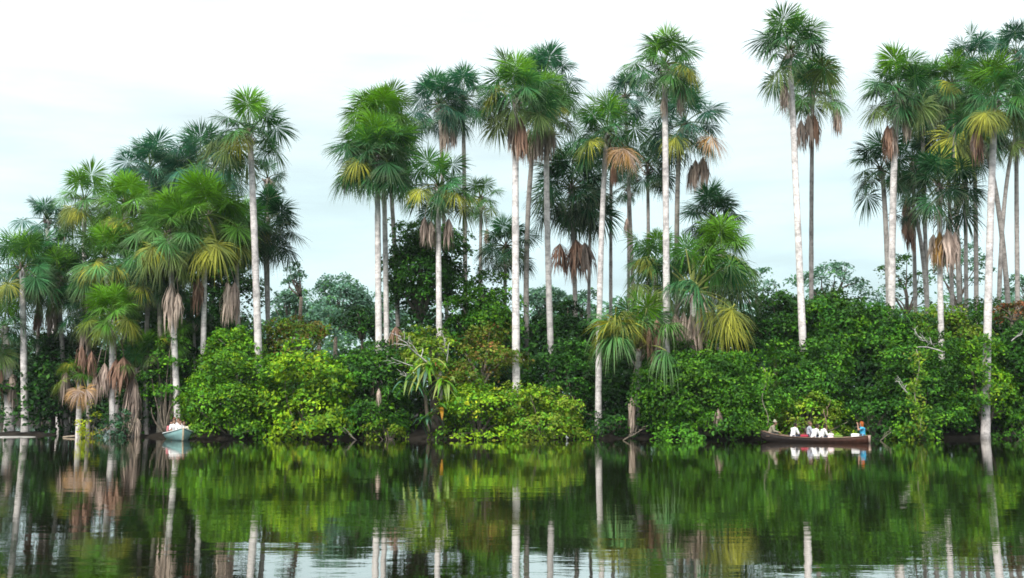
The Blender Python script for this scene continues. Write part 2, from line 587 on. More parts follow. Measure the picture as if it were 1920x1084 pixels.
# --- left group
P('thick pale palm at the very left edge, low crown, trunk on the mud spit', 75, 18, 8, 612, 70, 18, 'g', r=0.33, elmin=-60, dead=[(24, 690, 62), (0, 680, 60, C_RUST)])
P('straight pale palm beside the leftmost palm, both rising from a small mud spit', 74.5, 48, 42, 502, 74, 22, 'g', r=0.24, elmin=-58, yel=[(5, 540)])
P('hazy blue-green palm crown sticking out at the upper edge of the far left thicket', 88, 112, 88, 412, 58, 17, 'b', r=0.2)
P('palm with one big golden yellow fan, upper left edge of the thicket', 82, 168, 158, 376, 68, 20, 'y', r=0.2, elmin=-58, yel=[(146, 395), (128, 392)])
P('bright green palm with olive hanging fans, third crown down the thicket slope', 77, 236, 236, 384, 76, 26, 'l', r=0.22, elmin=-62, yel=[(226, 420), (205, 425)])
P('dark blue-green palm, topmost but one of the sloping left thicket', 84, 298, 280, 318, 76, 26, 'b', r=0.22)
P('dark green palm crown just left of the tall lone pale palm, top of thicket', 82, 400, 376, 308, 82, 30, 'b', r=0.22, dead=[(425, 520, 70)])
P('broad dense palm crown in the middle of the left thicket, above long dead skirts', 72, 380, 386, 402, 90, 36, 'l', r=0.2, elmin=-66, dead=[(372, 512, 62, C_RUST), (428, 522, 74, C_PALE), (440, 520, 60)], yel=[(372, 476), (412, 474)])
P('palm with thick pale trunk and grey dead skirt, left of the teal boat', 70.5, 335, 318, 436, 80, 28, 'y', r=0.22, elmin=-60, dead=[(322, 520, 85, C_PALE), (334, 540, 50, C_PALE)], yel=[(275, 470)])
P('tall lone pale palm standing above the right end of the left thicket', 70.5, 489, 468, 248, 86, 19, 'g', r=0.25, mid=(478, 470), yel=[(452, 252), (436, 258)])
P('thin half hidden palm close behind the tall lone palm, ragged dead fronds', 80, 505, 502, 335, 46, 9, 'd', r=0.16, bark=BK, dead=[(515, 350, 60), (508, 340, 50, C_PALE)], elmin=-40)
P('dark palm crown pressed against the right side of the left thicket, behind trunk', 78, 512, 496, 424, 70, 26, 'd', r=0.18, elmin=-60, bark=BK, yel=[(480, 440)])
P('short bright green palm above a mass of russet dead fronds, left bank', 70.5, 214, 212, 590, 64, 22, 'l', r=0.2, dead=[(232, 660, 62, C_RUST, 0.36), (218, 665, 55, C_RUST, 0.36), (196, 672, 70, C_DEAD), (180, 690, 50, C_DEAD)], elmin=-35, yel=[(252, 600)])
P('yellow-green palm in the thicket directly above the short bright palm', 74, 222, 196, 486, 80, 26, 'y', r=0.22, elmin=-60, yel=[(172, 490), (222, 500), (160, 505)])
P('mid green palm low at the thicket\'s left, under the dark round tree', 78, 128, 108, 520, 70, 24, 'g', r=0.18, elmin=-55, bark=BK, dead=[(95, 560, 45), (72, 565, 45, C_RUST)])
P('stunted palm at the water with yellowed drooping skirt and short white trunk', 70, 148, 150, 702, 50, 9, 'l', r=0.2, dead=[(124, 688, 46, C_DEAD), (154, 640, 62, C_RUST), (172, 650, 52, C_RUST)], orange=[(140, 738), (165, 738), (152, 745)], yel=[(118, 672)], elmin=5)
P('collapsed palm with brown dead fronds trailing to the water, left bank', 71, 252, 254, 690, 44, 8, 'g', r=0.15, bark=BK, dead=[(256, 718, 48, C_DEAD), (249, 700, 70, C_DEAD), (246, 770, 40, C_PALE), (258, 775, 40, C_PALE)], elmin=20)
P('small young palm with yellow-green fans beside the thick grey-skirted palm', 72.5, 322, 322, 632, 46, 14, 'l', r=0.12, bark=BK, yel=[(306, 630)])
P('small dark young palm between the two pale trunks above the teal boat', 74, 366, 362, 600, 44, 15, 'd', r=0.12, bark=BK)
P('low palm with hanging olive fans left of the grey-skirted palm', 73, 276, 282, 505, 76, 24, 'g', r=0.18, bark=BK, elmin=-60, yel=[(262, 540)])
P('dim palm crown low in the thicket, above the stunted palm', 76, 166, 168, 560, 62, 20, 'd', r=0.16, bark=BK, elmin=-60, dead=[(160, 590, 50)])
P('dark palm crown wedged between the topmost thicket crowns', 85, 330, 332, 352, 74, 24, 'd', r=0.18, bark=BK, elmin=-55)
P('drooping green palm crown half behind the straight spit palm', 79, 76, 72, 492, 62, 20, 'b', r=0.16, bark=BK, elmin=-55)
P('green palm crown just right of the broad dense crown, behind the lone trunk', 75, 446, 442, 432, 72, 24, 'g', r=0.18, bark=BK, elmin=-60, yel=[(452, 470)])
P('young palm with upright green fans by the collapsed brown palm', 71.5, 276, 274, 668, 50, 12, 'g', r=0.12, bark=BK, elmin=5)
P('thin mottled trunk rising from black shade left of the teal boat', 72, 300, 298, 520, 60, 18, 'd', r=0.19, bark=(0.26, 0.24, 0.2))
# --- middle group
P('big round-crowned palm, left one of the middle group, straight pale trunk', 73, 713, 708, 292, 92, 34, 'g', r=0.24, dead=[(712, 305, 40, C_DARK), (648, 318, 30)], yel=[(655, 300)])
P('palm whose bright top rises above the big round crown, same clump', 76, 727, 716, 222, 78, 26, 'l', r=0.2, mid=(722, 440))
P('palm with slanting grey trunk behind the big round crown, fronds to the right', 80, 752, 722, 262, 84, 20, 'b', r=0.18, bark=BK, mid=(738, 430), dead=[(760, 300, 40)])
P('slender palm, right one of a pair of distant crowns above the dark round tree', 86, 873, 868, 182, 66, 20, 'b', r=0.2, bark=(0.36, 0.33, 0.31))
P('dark stemmed palm, left one of the distant pair, with a long dead frond', 84, 842, 824, 196, 70, 22, 'b', r=0.17, bark=BK, dead=[(836, 218, 62, C_PALE), (850, 225, 50)])
P('lower palm with three dead bundles under its crown, in front of dark round tree', 71, 826, 822, 350, 76, 22, 'g', r=0.21, dead=[(796, 398, 44), (808, 405, 44, C_PALE), (842, 400, 48)], yel=[(775, 352), (868, 362)])
P('small distant palm with yellow lower fan, right of the three-bundle palm', 86, 900, 902, 372, 46, 14, 'y', r=0.16, bark=BK, dead=[(913, 420, 34)], yel=[(885, 368)])
P('tall straight palm with thick white trunk down to the water\'s edge bushes', 68.5, 969, 967, 178, 84, 24, 'g', r=0.255, dead=[(960, 212, 66, C_DEAD), (976, 212, 68, C_RUST), (968, 222, 60, C_PALE)], yel=[(910, 168)])
P('tall palm just right of the thick white one, blue-green crown, mottled trunk', 78, 992, 1022, 150, 74, 24, 'b', r=0.2, bark=(0.34, 0.31, 0.29), mid=(990, 400), dead=[(992, 232, 62), (1000, 238, 50)])
P('palm with slightly bowed trunk and brown skirt beside the white-trunked pair', 74, 1038, 1026, 206, 72, 20, 'y', r=0.22, mid=(1026, 420), dead=[(1012, 224, 60), (1022, 222, 62), (1034, 226, 52)], yel=[(1052, 195)])
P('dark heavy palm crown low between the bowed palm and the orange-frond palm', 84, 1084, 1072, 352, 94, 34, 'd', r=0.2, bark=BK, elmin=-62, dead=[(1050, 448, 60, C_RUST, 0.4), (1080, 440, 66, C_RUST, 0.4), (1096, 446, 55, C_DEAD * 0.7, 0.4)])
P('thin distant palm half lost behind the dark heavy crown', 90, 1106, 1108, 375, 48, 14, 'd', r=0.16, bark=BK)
P('dark bushy palm low behind the trunks right of the small yellow-fan palm', 79, 945, 948, 462, 62, 22, 'd', r=0.16, bark=BK)
P('palm with one orange withered frond, long pale trunk to the dark shade', 69, 1122, 1138, 248, 76, 24, 'g', r=0.2, mid=(1126, 500), yel=[(1092, 268)], orange=[(1172, 285), (1185, 290)], dead=[(1150, 300, 36, C_RUST)])
P('slim palm standing close behind the orange-frond palm', 86, 1146, 1146, 300, 48, 14, 'b', r=0.16, bark=BK, dead=[(1152, 302, 36, C_RUST)])
P('little far palm with starburst crown seen between the taller trunks', 94, 1178, 1178, 352, 34, 12, 'd', r=0.16, bark=BK, elmin=-45, dead=[(1176, 400, 32)])
P('dark slim palm just left of the tallest middle trunk', 84, 1213, 1214, 308, 58, 20, 'd', r=0.16, bark=BK)
P('pale blue distant palm crown behind left side of the tallest middle palm', 88, 1196, 1172, 182, 62, 16, 'b', r=0.17, bark=BK)
P('tallest palm of the middle group, white trunk in front of bright low palm', 69, 1250, 1246, 122, 76, 20, 'g', r=0.235, dead=[(1244, 170, 44, C_PALE), (1276, 165, 44, C_PALE)], yel=[(1296, 122), (1310, 128)])
P('shaggy palm behind the tallest middle palm, yellow front fan and far right frond', 80, 1272, 1284, 232, 80, 24, 'b', r=0.2, bark=(0.33, 0.30, 0.27), mid=(1270, 370), yel=[(1262, 262)], dead=[(1304, 290, 55), (1318, 285, 60), (1296, 300, 50)], orange=[(1352, 262)])
P('big low palm with thick arching stalks and dead skirts above the round bush', 70.5, 1302, 1300, 548, 112, 15, 'g', r=0.26, front=1.0, dead=[(1282, 575, 70, C_PALE), (1310, 570, 80, C_DEAD), (1322, 555, 66, C_PALE), (1266, 580, 60), (1296, 580, 60, C_PALE)], yel=[(1376, 606), (1352, 600), (1400, 588)], elmin=0, pet=0.70, pr=2.0, blade=0.52, droop=0.65)
P('mid green low palm crown behind the right fans of the arching-stalk palm', 73, 1350, 1352, 478, 84, 18, 'l', r=0.22, droop=0.6, yel=[(1388, 478)], elmin=-50)
P('yellow-tinged low palm crown between the white trunk and shore palm', 73, 1236, 1228, 498, 78, 17, 'y', r=0.22, droop=0.6, yel=[(1212, 490), (1200, 470)], elmin=-40)
P('low leaning palm at the shore with yellow fan and grey crooked trunk', 69, 1190, 1197, 655, 124, 11, 'y', r=0.24, front=0.8, dead=[(1214, 600, 55, C_RUST), (1222, 640, 40, C_RUST), (1184, 735, 70, C_PALE, 0.12), (1232, 590, 60, C_RUST)], yel=[(1128, 568), (1150, 580)], elmin=14, bark=(0.42, 0.39, 0.37), pet=0.66, pr=1.8, blade=0.48, droop=0.7)
P('dark palm crown just above and behind the big bright low palm', 78, 1336, 1336, 412, 74, 24, 'd', r=0.2, bark=BK)
P('small drooping palm low in the shade right of the round bush', 72, 1456, 1452, 690, 52, 13, 'g', r=0.12, bark=BK, droop=0.7)
# --- right group
P('tallest palm in the photo, leaning pale trunk, crown touching the top edge', 72, 1512, 1480, 96, 92, 21, 'g', r=0.245, mid=(1492, 340), dead=[(1470, 148, 48, C_DEAD)])
P('thinner straight palm beside the tallest one, shaggy dark dead skirt', 80, 1523, 1524, 168, 72, 20, 'y', r=0.19, bark=(0.33, 0.30, 0.29), dead=[(1526, 205, 60, C_RUST), (1516, 205, 60), (1502, 215, 50), (1568, 190, 45)], yel=[(1512, 122)])
P('palm with full green crown and close double trunk, left of the right grove', 74, 1671, 1684, 172, 82, 26, 'g', r=0.26, mid=(1674, 400), dead=[(1664, 226, 58, C_RUST), (1672, 228, 50), (1700, 215, 40, C_PALE)])
P('second trunk of the double-trunk pair, dark low crown to the left', 77, 1672, 1652, 318, 74, 16, 'd', r=0.2, mid=(1662, 450), bark=(0.36, 0.33, 0.31))
P('leaning dim palm with dark trunk and reddish dead crown in the right grove', 82, 1748, 1702, 395, 34, 6, 'd', r=0.18, bark=BK, dead=[(1704, 405, 52, C_RUST), (1696, 400, 45, C_RUST)], mid=(1730, 480))
P('slim palm whose crown merges with right side of the full green crown', 82, 1744, 1728, 182, 70, 22, 'g', r=0.18, bark=BK)
P('palm with a yellow-green fan facing forward, crown centre of the right grove', 80, 1806, 1786, 160, 72, 24, 'g', r=0.19, bark=(0.32, 0.29, 0.27), yel=[(1778, 150), (1790, 290)])
P('palm with spiky crown peeking highest between grove crowns, left of edge palm', 84, 1830, 1822, 112, 66, 18, 'b', r=0.19, bark=(0.32, 0.29, 0.27))
P('palm with bright yellow fan under its crown, white trunk reaching the water', 66.9, 1846, 1866, 188, 84, 26, 'g', r=0.245, mid=(1856, 450), dead=[(1832, 232, 58, C_RUST), (1826, 240, 45)], yel=[(1852, 214), (1840, 216)])
P('palm with backward leaning trunk crossing behind the white-trunked edge palm', 80, 1902, 1834, 250, 66, 22, 'd', r=0.2, bark=(0.33, 0.30, 0.28), mid=(1876, 420))
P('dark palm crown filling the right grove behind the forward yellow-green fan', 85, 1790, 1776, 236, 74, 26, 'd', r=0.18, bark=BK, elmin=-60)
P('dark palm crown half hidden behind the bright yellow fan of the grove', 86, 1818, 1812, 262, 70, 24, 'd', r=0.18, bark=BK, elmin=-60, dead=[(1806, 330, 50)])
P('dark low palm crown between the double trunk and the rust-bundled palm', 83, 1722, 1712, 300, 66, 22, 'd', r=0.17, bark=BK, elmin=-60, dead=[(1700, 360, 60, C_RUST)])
P('palm cut by the right edge of the photo, high pale crown', 82, 1912, 1906, 102, 66, 18, 'b', r=0.19, bark=BK)
P('palm at the right edge with hanging brown fronds, below the high pale crown', 80, 1872, 1912, 235, 62, 18, 'g', r=0.17, bark=BK, dead=[(1916, 235, 45)], mid=(1880, 420))
P('short palm with dark crown, pale trunk and rust bundles, middle of right grove', 72, 1769, 1762, 348, 84, 19, 'd', r=0.21, elmin=-50, dead=[(1762, 425, 66, C_ORANGE * 0.7), (1776, 420, 70, C_DEAD), (1790, 425, 62, C_DEAD), (1750, 430, 60, C_PALE)], yel=[])

# ------------------------------------------------------------------ bushes, broadleaf trees and undergrowth
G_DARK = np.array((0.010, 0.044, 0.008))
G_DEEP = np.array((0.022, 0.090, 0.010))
G_MID = np.array((0.060, 0.190, 0.011))
G_LIT = np.array((0.130, 0.300, 0.011))
G_YEL = np.array((0.250, 0.385, 0.011))
G_GOLD = np.array((0.42, 0.40, 0.02))
G_OLIVE = np.array((0.16, 0.20, 0.022))
G_BLUE = np.array((0.040, 0.105, 0.060))
G_RED = np.array((0.20, 0.075, 0.03))
MIXES = {
    'mid': ((G_DEEP, 4), (G_MID, 5), (G_LIT, 1.5)),
    'lit': ((G_DEEP, 2), (G_MID, 4), (G_LIT, 4), (G_YEL, 0.8)),
    'yel': ((G_DEEP, 1.5), (G_MID, 2.5), (G_LIT, 4), (G_YEL, 3.5), (G_GOLD, 0.3)),
    'rich': ((G_DARK, 1.6), (G_DEEP, 5), (G_MID, 3.4), (G_LIT, 0.9)),
    'gold': ((G_YEL, 4), (G_GOLD, 5)),
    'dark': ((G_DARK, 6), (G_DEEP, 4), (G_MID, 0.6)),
    'deep': ((G_DARK, 2), (G_DEEP, 5), (G_MID, 2)),
    'olive': ((G_MID, 3), (G_OLIVE, 4), (G_LIT, 2), (G_YEL, 1.5)),
    'brown': ((G_OLIVE, 4), (G_MID, 3), (G_RED, 1.2)),
    'blue': ((G_BLUE, 6), (G_DEEP, 3)),
    'red': ((G_RED, 5), (G_DEEP, 3)),
    'far': ((np.array((0.105, 0.205, 0.155)), 5), (np.array((0.07, 0.165, 0.09)), 4), (G_MID, 1.5)),  # distance haze put into the leaf colour: paler and bluer greens
}


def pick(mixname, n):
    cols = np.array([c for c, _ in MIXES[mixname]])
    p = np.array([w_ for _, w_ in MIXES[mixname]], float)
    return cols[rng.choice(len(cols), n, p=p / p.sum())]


def leaves(mb, P_, axis, size, col, aspect=0.5, tilt=0.55, droop=0.25):
    """one folded diamond leaf per point: P_ (n,3), axis (n,3) = the side the leaf faces"""
    n = len(P_)
    nn = nrm(axis + rng.normal(0, tilt, (n, 3)))
    d = rng.normal(0, 1, (n, 3)) + axis * 0.5
    d = d - nn * np.sum(d * nn, 1, keepdims=True)
    d = nrm(d)
    d[:, 2] -= droop
    d = nrm(d)
    s = nrm(np.cross(nn, d))
    nn = np.cross(d, s)
    ln = (size * rng.uniform(0.65, 1.3, n))[:, None]
    wd = ln * aspect * rng.uniform(0.8, 1.2, (n, 1))
    a = P_ - d * ln * 0.5
    tip = P_ + d * ln * 0.5
    m_ = P_ + d * ln * -0.02
    lft = m_ + s * wd * 0.5 + nn * wd * 0.10
    rgt = m_ - s * wd * 0.5 + nn * wd * 0.10
    V = np.stack([a, rgt, tip, lft], 1).reshape(-1, 3)
    b = np.arange(n)[:, None] * 4
    tris = np.concatenate([b + np.array((0, 1, 2)), b + np.array((0, 2, 3))])
    C = np.repeat(col * rng.uniform(0.75, 1.3, (n, 1)), 4, 0)
    mb.add(V, None, tris, C)


def sprays(mb, centres, axes, per, rad, size, mixname, aspect=0.5, flat=0.35, shade=1.0):
    """leafy twig ends: PER leaves in a shallow dish round every centre"""
    k = len(centres)
    base = pick(mixname, k)
    C = np.repeat(base, per, 0)
    other = pick(mixname, k * per)
    C = (0.6 * C + 0.4 * other) * shade
    A = np.repeat(axes, per, 0)
    r = rng.normal(0, 1, (k * per, 3))
    r = r - A * (np.sum(r * A, 1, keepdims=True)) * (1 - flat)
    off = r * rad * 0.55
    P_ = np.repeat(centres, per, 0) + off
    P_ = P_ - A * (np.linalg.norm(off, axis=1, keepdims=True) ** 2) * 0.35 / max(rad, 0.1)
    leaves(mb, P_, A, size, C, aspect)


def lobed_crown(mb, c, half, nl, mixname, size, per=15, density=1.0, low=-0.55, sub=0.42, zfloor=None, rad=None, seedlobes=None, aspect=0.5):
    """foliage on the outer sides of many lobes that sit on an ellipsoid; hollows stay between them. Returns lobe centres"""
    c, half = np.asarray(c, float), np.asarray(half, float)
    if seedlobes is None:
        i = np.arange(nl) + 0.5
        z = 1 - (1 - low) * i / nl
        a = i * 2.39996 + rng.uniform(0, 6.28)
        rxy = np.sqrt(np.maximum(1 - z * z, 0))
        d = np.stack([np.cos(a) * rxy, np.sin(a) * rxy, z], 1)
        if low < -0.7:                  # a bank bush keeps its girth down to the water
            rxy = np.where(z < 0, 0.75 + 0.25 * rxy, rxy)
            d = np.stack([np.cos(a) * rxy, np.sin(a) * rxy, z], 1)
            d = d + rng.normal(0, 0.16, (nl, 3))
        else:
            d = nrm(d + rng.normal(0, 0.2, (nl, 3)))
        LC = c + d * half * rng.uniform(0.38, 0.98, (nl, 1))
    else:
        LC = seedlobes
    hm = float(np.mean(half))
    area = 0.0
    for k in range(len(LC)):
        lr = sub * hm * rng.choice((0.45, 0.6, 0.8, 1.1), p=(0.25, 0.35, 0.25, 0.15)) * rng.uniform(0.85, 1.15) * np.array((1.25, 1.0, 0.7))
        lm = float(np.mean(lr))
        ns = max(6, int(density * 4 * math.pi * lm * lm * 0.72 / ((size * 1.55) ** 2)))
        v = nrm(rng.normal(0, 1, (ns * 2, 3)))
        v = v[v[:, 2] > -0.45][:ns]
        outw = nrm(LC[k] - c + 1e-6)
        v = v[(v @ outw > -0.35)]
        if len(v) < 3:
            continue
        p = LC[k] + v * lr * (rng.uniform(0.7, 1.1, (len(v), 1)) + (rng.random((len(v), 1)) < 0.12) * rng.uniform(0.1, 0.5, (len(v), 1)))
        if zfloor is not None:
            p[:, 2] = np.where(p[:, 2] < zfloor + 0.12, zfloor + 0.12 + rng.random(len(p)) * 0.3, p[:, 2])
        ax = nrm(v * 0.7 + outw * 0.3 + np.array((0, 0, 0.75)))
        sprays(mb, p, ax, per, rad or size * 1.7, size, mixname, aspect, shade=rng.uniform(0.65, 1.35))
    return LC


def limbs(mb, base, targets, r0, col, wig=0.25):
    for T in targets:
        d = T - base
        ctl = base + d * 0.45 + np.array((rng.normal(0, wig), rng.normal(0, wig), abs(rng.normal(0.2, wig))))
        tube(mb, bezier(base, ctl, T, 7), np.linspace(r0, r0 * 0.22, 7), 6, col, caps=True)


BARKC = np.array((0.20, 0.165, 0.13))


def bush(label, D, x0, x1, yt, yb, mixname='mid', size=0.24, nl=None, density=1.0, name='bush', dep=None, mat=None, cat='bush', trunk=0.07,
         low=-0.55, per=14, group=None, sub=0.42, aspect=0.5, spread_stems=True, barkc=BARKC):
    s = m_per_px(D)
    a, b = W(x0, yt, D), W(x1, yb, D)
    cx, ztop = (a[0] + b[0]) / 2, a[2]
    zb = b[2] if b[2] > 0.5 else -0.75
    g = gz(cx, D)
    hw = abs(b[0] - a[0]) / 2
    hz = (ztop - zb) / 2
    hd = dep or min(hw, 2.6)
    c = np.array((cx, D, (ztop + zb) / 2))
    nl = int(1.25 * (nl or np.clip(hw * hz * 4.2, 9, 46)))
    size = size * 0.95
    density = density * 0.66
    if zb < 1.5:
        low = -0.98
    root = thing(name, (cx, D, g), label, cat, group)
    O = np.array((cx, D, g))
    mb = MB()
    LC = lobed_crown(mb, c, (hw, hd, hz), nl, mixname, size, per, density, low, sub, zfloor=max(-0.05, g - 0.4) if zb < 1.5 else None, aspect=aspect)
    mb.build('foliage', mat or M_LEAF, root, False, O)
    mb = MB()
    base = np.array((cx, D, g - 0.15))
    if zb > 2.2:                       # a tree: one stem up to the crown, then limbs
        fork = np.array((cx + rng.normal(0, 0.2), D + rng.normal(0, 0.2), zb + (ztop - zb) * 0.15))
        tube(mb, bezier(base, (base + fork) / 2 + np.array((rng.normal(0, 0.3), 0, 0)), fork, 9), np.linspace(trunk * 2, trunk * 1.3, 9), 8, barkc)
        limbs(mb, fork, LC[rng.permutation(len(LC))[:12]], trunk * 1.1, barkc)
        mb.build('trunk', M_WOOD, root, True, O)
    else:
        limbs(mb, base, LC[rng.permutation(len(LC))[:12]], trunk, barkc, 0.35)
        mb.build('stem', M_WOOD, root, True, O)
    return root


B = bush
# --- left bank
B('bright yellow-green little bush on the mud beside the short white trunk', 69.5, 150, 190, 762, 818, 'gold', 0.17, 9, trunk=0.03)
B('small blue-green shrub at the foot of the two russet-skirted trunks', 69.8, 192, 246, 760, 815, 'blue', 0.18, 9, trunk=0.03)
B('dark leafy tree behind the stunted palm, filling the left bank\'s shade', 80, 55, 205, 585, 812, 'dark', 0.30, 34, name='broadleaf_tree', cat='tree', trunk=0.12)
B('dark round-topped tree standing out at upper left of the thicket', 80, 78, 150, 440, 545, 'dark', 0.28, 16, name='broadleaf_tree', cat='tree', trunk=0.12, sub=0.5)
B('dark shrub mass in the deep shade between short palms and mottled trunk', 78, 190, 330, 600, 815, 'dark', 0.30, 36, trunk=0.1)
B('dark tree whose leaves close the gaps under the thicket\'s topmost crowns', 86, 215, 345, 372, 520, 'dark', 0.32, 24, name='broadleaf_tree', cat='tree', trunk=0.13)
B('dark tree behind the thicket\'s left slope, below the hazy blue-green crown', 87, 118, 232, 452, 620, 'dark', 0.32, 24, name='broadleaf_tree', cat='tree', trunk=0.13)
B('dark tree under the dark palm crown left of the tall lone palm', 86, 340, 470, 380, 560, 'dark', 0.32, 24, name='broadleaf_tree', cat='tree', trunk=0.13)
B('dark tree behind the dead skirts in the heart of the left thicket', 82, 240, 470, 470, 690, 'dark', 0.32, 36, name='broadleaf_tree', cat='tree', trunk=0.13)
B('green leafy shrub pressing against the grey-skirted palm\'s left foot', 71, 285, 345, 640, 792, 'mid', 0.24, 14)
B('large mid green bush directly right of the teal boat', 68.4, 352, 516, 668, 826, 'lit', 0.24, 44, dep=2.6)
B('darker green bush top rising behind the bush beside the teal boat', 71, 385, 500, 604, 720, 'lit', 0.25, 22)
B('wide bush of big yellow-green leaves, brightest on the bank', 67.8, 498, 652, 644, 826, 'yel', 0.30, 42, dep=2.6, per=12)
B('brownish green shrub crest behind the brightest yellow-green bush', 76, 500, 612, 592, 690, 'brown', 0.26, 20)
B('deep green bush between the brightest yellow bush and the dead branches', 68.6, 636, 762, 630, 826, 'rich', 0.25, 34, dep=2.3)
B('dark shrub dome behind the foot of the big round-crowned palm', 78, 628, 716, 572, 650, 'dark', 0.26, 16)
B('low sprig of yellowish leaves over the water left of the epiphyte stump', 66.6, 690, 768, 784, 824, 'olive', 0.22, 9, dep=0.9, trunk=0.03)
B('dark vine-covered tree with ragged round head, middle of the photo', 78, 724, 866, 402, 640, 'deep', 0.27, 40, name='broadleaf_tree', cat='tree', trunk=0.14)
B('leafy green tree right of the vine-covered one, touching the thick white trunk', 75, 852, 968, 506, 690, 'mid', 0.27, 30, name='broadleaf_tree', cat='tree', trunk=0.1)
B('olive green shrub wrapped round the foot of the three-bundle palm', 69.4, 752, 860, 610, 730, 'olive', 0.24, 20)
B('olive shrub with rusty tints left of the thick white trunk', 69.2, 838, 968, 618, 752, 'brown', 0.24, 22)
B('yellow-green bush hanging to the water right of the epiphyte stump', 67.6, 826, 962, 704, 828, 'yel', 0.25, 34, dep=2.2)
B('olive and yellow bush round the base of the thick white trunk', 67.4, 942, 1088, 728, 828, 'olive', 0.24, 32, dep=1.9)
B('deep green shrub in the shade between the bowed palm and the shore palm', 71, 1006, 1128, 630, 775, 'deep', 0.25, 26)
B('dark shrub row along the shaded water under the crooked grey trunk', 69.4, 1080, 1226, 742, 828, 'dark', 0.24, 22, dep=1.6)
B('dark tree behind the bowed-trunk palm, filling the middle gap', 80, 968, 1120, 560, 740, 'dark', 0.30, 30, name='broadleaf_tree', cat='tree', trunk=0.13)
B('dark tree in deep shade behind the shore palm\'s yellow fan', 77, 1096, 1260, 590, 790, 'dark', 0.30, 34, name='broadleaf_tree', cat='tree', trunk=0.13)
B('big round green bush left of the canoe, under the bright low palm', 67.6, 1198, 1442, 642, 828, 'mid', 0.24, 58, dep=2.9)
B('dark shrub behind the round bush, under the right fans of the low palm', 75, 1330, 1480, 580, 740, 'dark', 0.27, 26)
# --- right bank
B('tree with feathery green top left of the leaning tall palm\'s foot', 76, 1400, 1520, 545, 700, 'deep', 0.28, 26, name='broadleaf_tree', cat='tree', trunk=0.1)
B('broad green tree crown between the tallest palm and the double trunk', 75, 1480, 1672, 540, 735, 'rich', 0.28, 48, name='broadleaf_tree', cat='tree', trunk=0.12)
B('green shrub wall above the middle of the canoe', 70.5, 1440, 1600, 628, 800, 'rich', 0.26, 42, dep=2.4)
B('low bush with yellow sprays right behind the white-shirted passengers', 67.4, 1440, 1590, 734, 822, 'olive', 0.24, 26, dep=1.5)
B('dark bush overhanging the water beyond the canoe\'s bow', 68.4, 1580, 1690, 700, 828, 'deep', 0.25, 28, dep=1.8)
B('green bush crest below the double trunk of the right grove', 73, 1590, 1742, 580, 720, 'rich', 0.26, 34)
B('vine-hung green bush between the bow of the canoe and white trunk', 67.8, 1650, 1800, 640, 828, 'rich', 0.24, 44, dep=2.3)
B('green bush wrapping the white trunk that reaches the water', 67.9, 1788, 1898, 622, 800, 'lit', 0.24, 26, dep=1.5)
B('bush with dark gaps behind the white trunk at the shore', 70, 1760, 1860, 650, 826, 'deep', 0.26, 28)
B('dark bush with reddish crest at the right edge of the photo', 69, 1868, 1990, 572, 828, 'deep', 0.26, 40)
B('reddish brown shrub top above the right edge bush', 71.5, 1872, 1940, 556, 612, 'red', 0.22, 9)
B('shrub crest with olive leaves at the feet of the grove\'s slim trunks', 76, 1690, 1840, 588, 690, 'olive', 0.26, 28)
B('green shrubs at the foot of the backward leaning palm', 77, 1820, 1930, 560, 680, 'mid', 0.26, 20)
B('yellow-green tuft at the water\'s edge right of the canoe', 66.3, 1664, 1756, 776, 828, 'yel', 0.22, 12, dep=0.9, trunk=0.03)
B('low fringe of leaves at the waterline under the right edge bush', 66.6, 1880, 1975, 768, 828, 'mid', 0.22, 12, dep=0.9, trunk=0.03)


# --- far trees: umbrella crowns on bare limbs
def far_tree(label, D, x0, x1, yt, yb, mixname='far', nl=14, size=0.5, flat=0.45, density=0.95):
    a, b = W(x0, yt, D), W(x1, yb, D)
    cx, hw = (a[0] + b[0]) / 2, abs(b[0] - a[0]) / 2
    g = gz(cx, D)
    ztop, zb = a[2], max(b[2], g + 1)
    root = thing('forest_tree', (cx, D, g), label, 'tree', 'forest trees behind the bank')
    O = np.array((cx, D, g))
    i = np.arange(nl) + 0.5
    rr = np.sqrt(i / nl)
    an = i * 2.39996 + rng.uniform(0, 6.28)
    hz = ztop - zb
    LC = np.stack([cx + np.cos(an) * rr * hw * 0.85, D + np.sin(an) * rr * hw * 0.8,
                   zb + hz * (0.80 - flat * rr ** 2 + rng.normal(0, 0.12, nl))], 1)
    mb = MB()
    lobed_crown(mb, (cx, D, zb - hz * 0.2), (hw * 0.72, hw * 0.72, hw * 0.5), nl, mixname, size * 0.8, 13, density, sub=0.36, seedlobes=LC)
    mb.build('crown', M_FAR, root, False, O)
    mb = MB()
    base = np.array((cx, D, g - 0.2))
    fork = np.array((cx + rng.normal(0, 0.4), D, zb + hz * 0.05))
    r0 = 0.012 * (ztop - g) + 0.06
    tube(mb, bezier(base, (base + fork) / 2 + np.array((rng.normal(0, 0.5), 0, 0)), fork, 9), np.linspace(r0, r0 * 0.7, 9), 8, BARKC * 0.6)
    limbs(mb, fork, LC[rng.permutation(len(LC))[:9]], r0 * 0.45, BARKC * 0.55, 0.7)
    mb.build('trunk', M_WOOD, root, True, O)
    return root


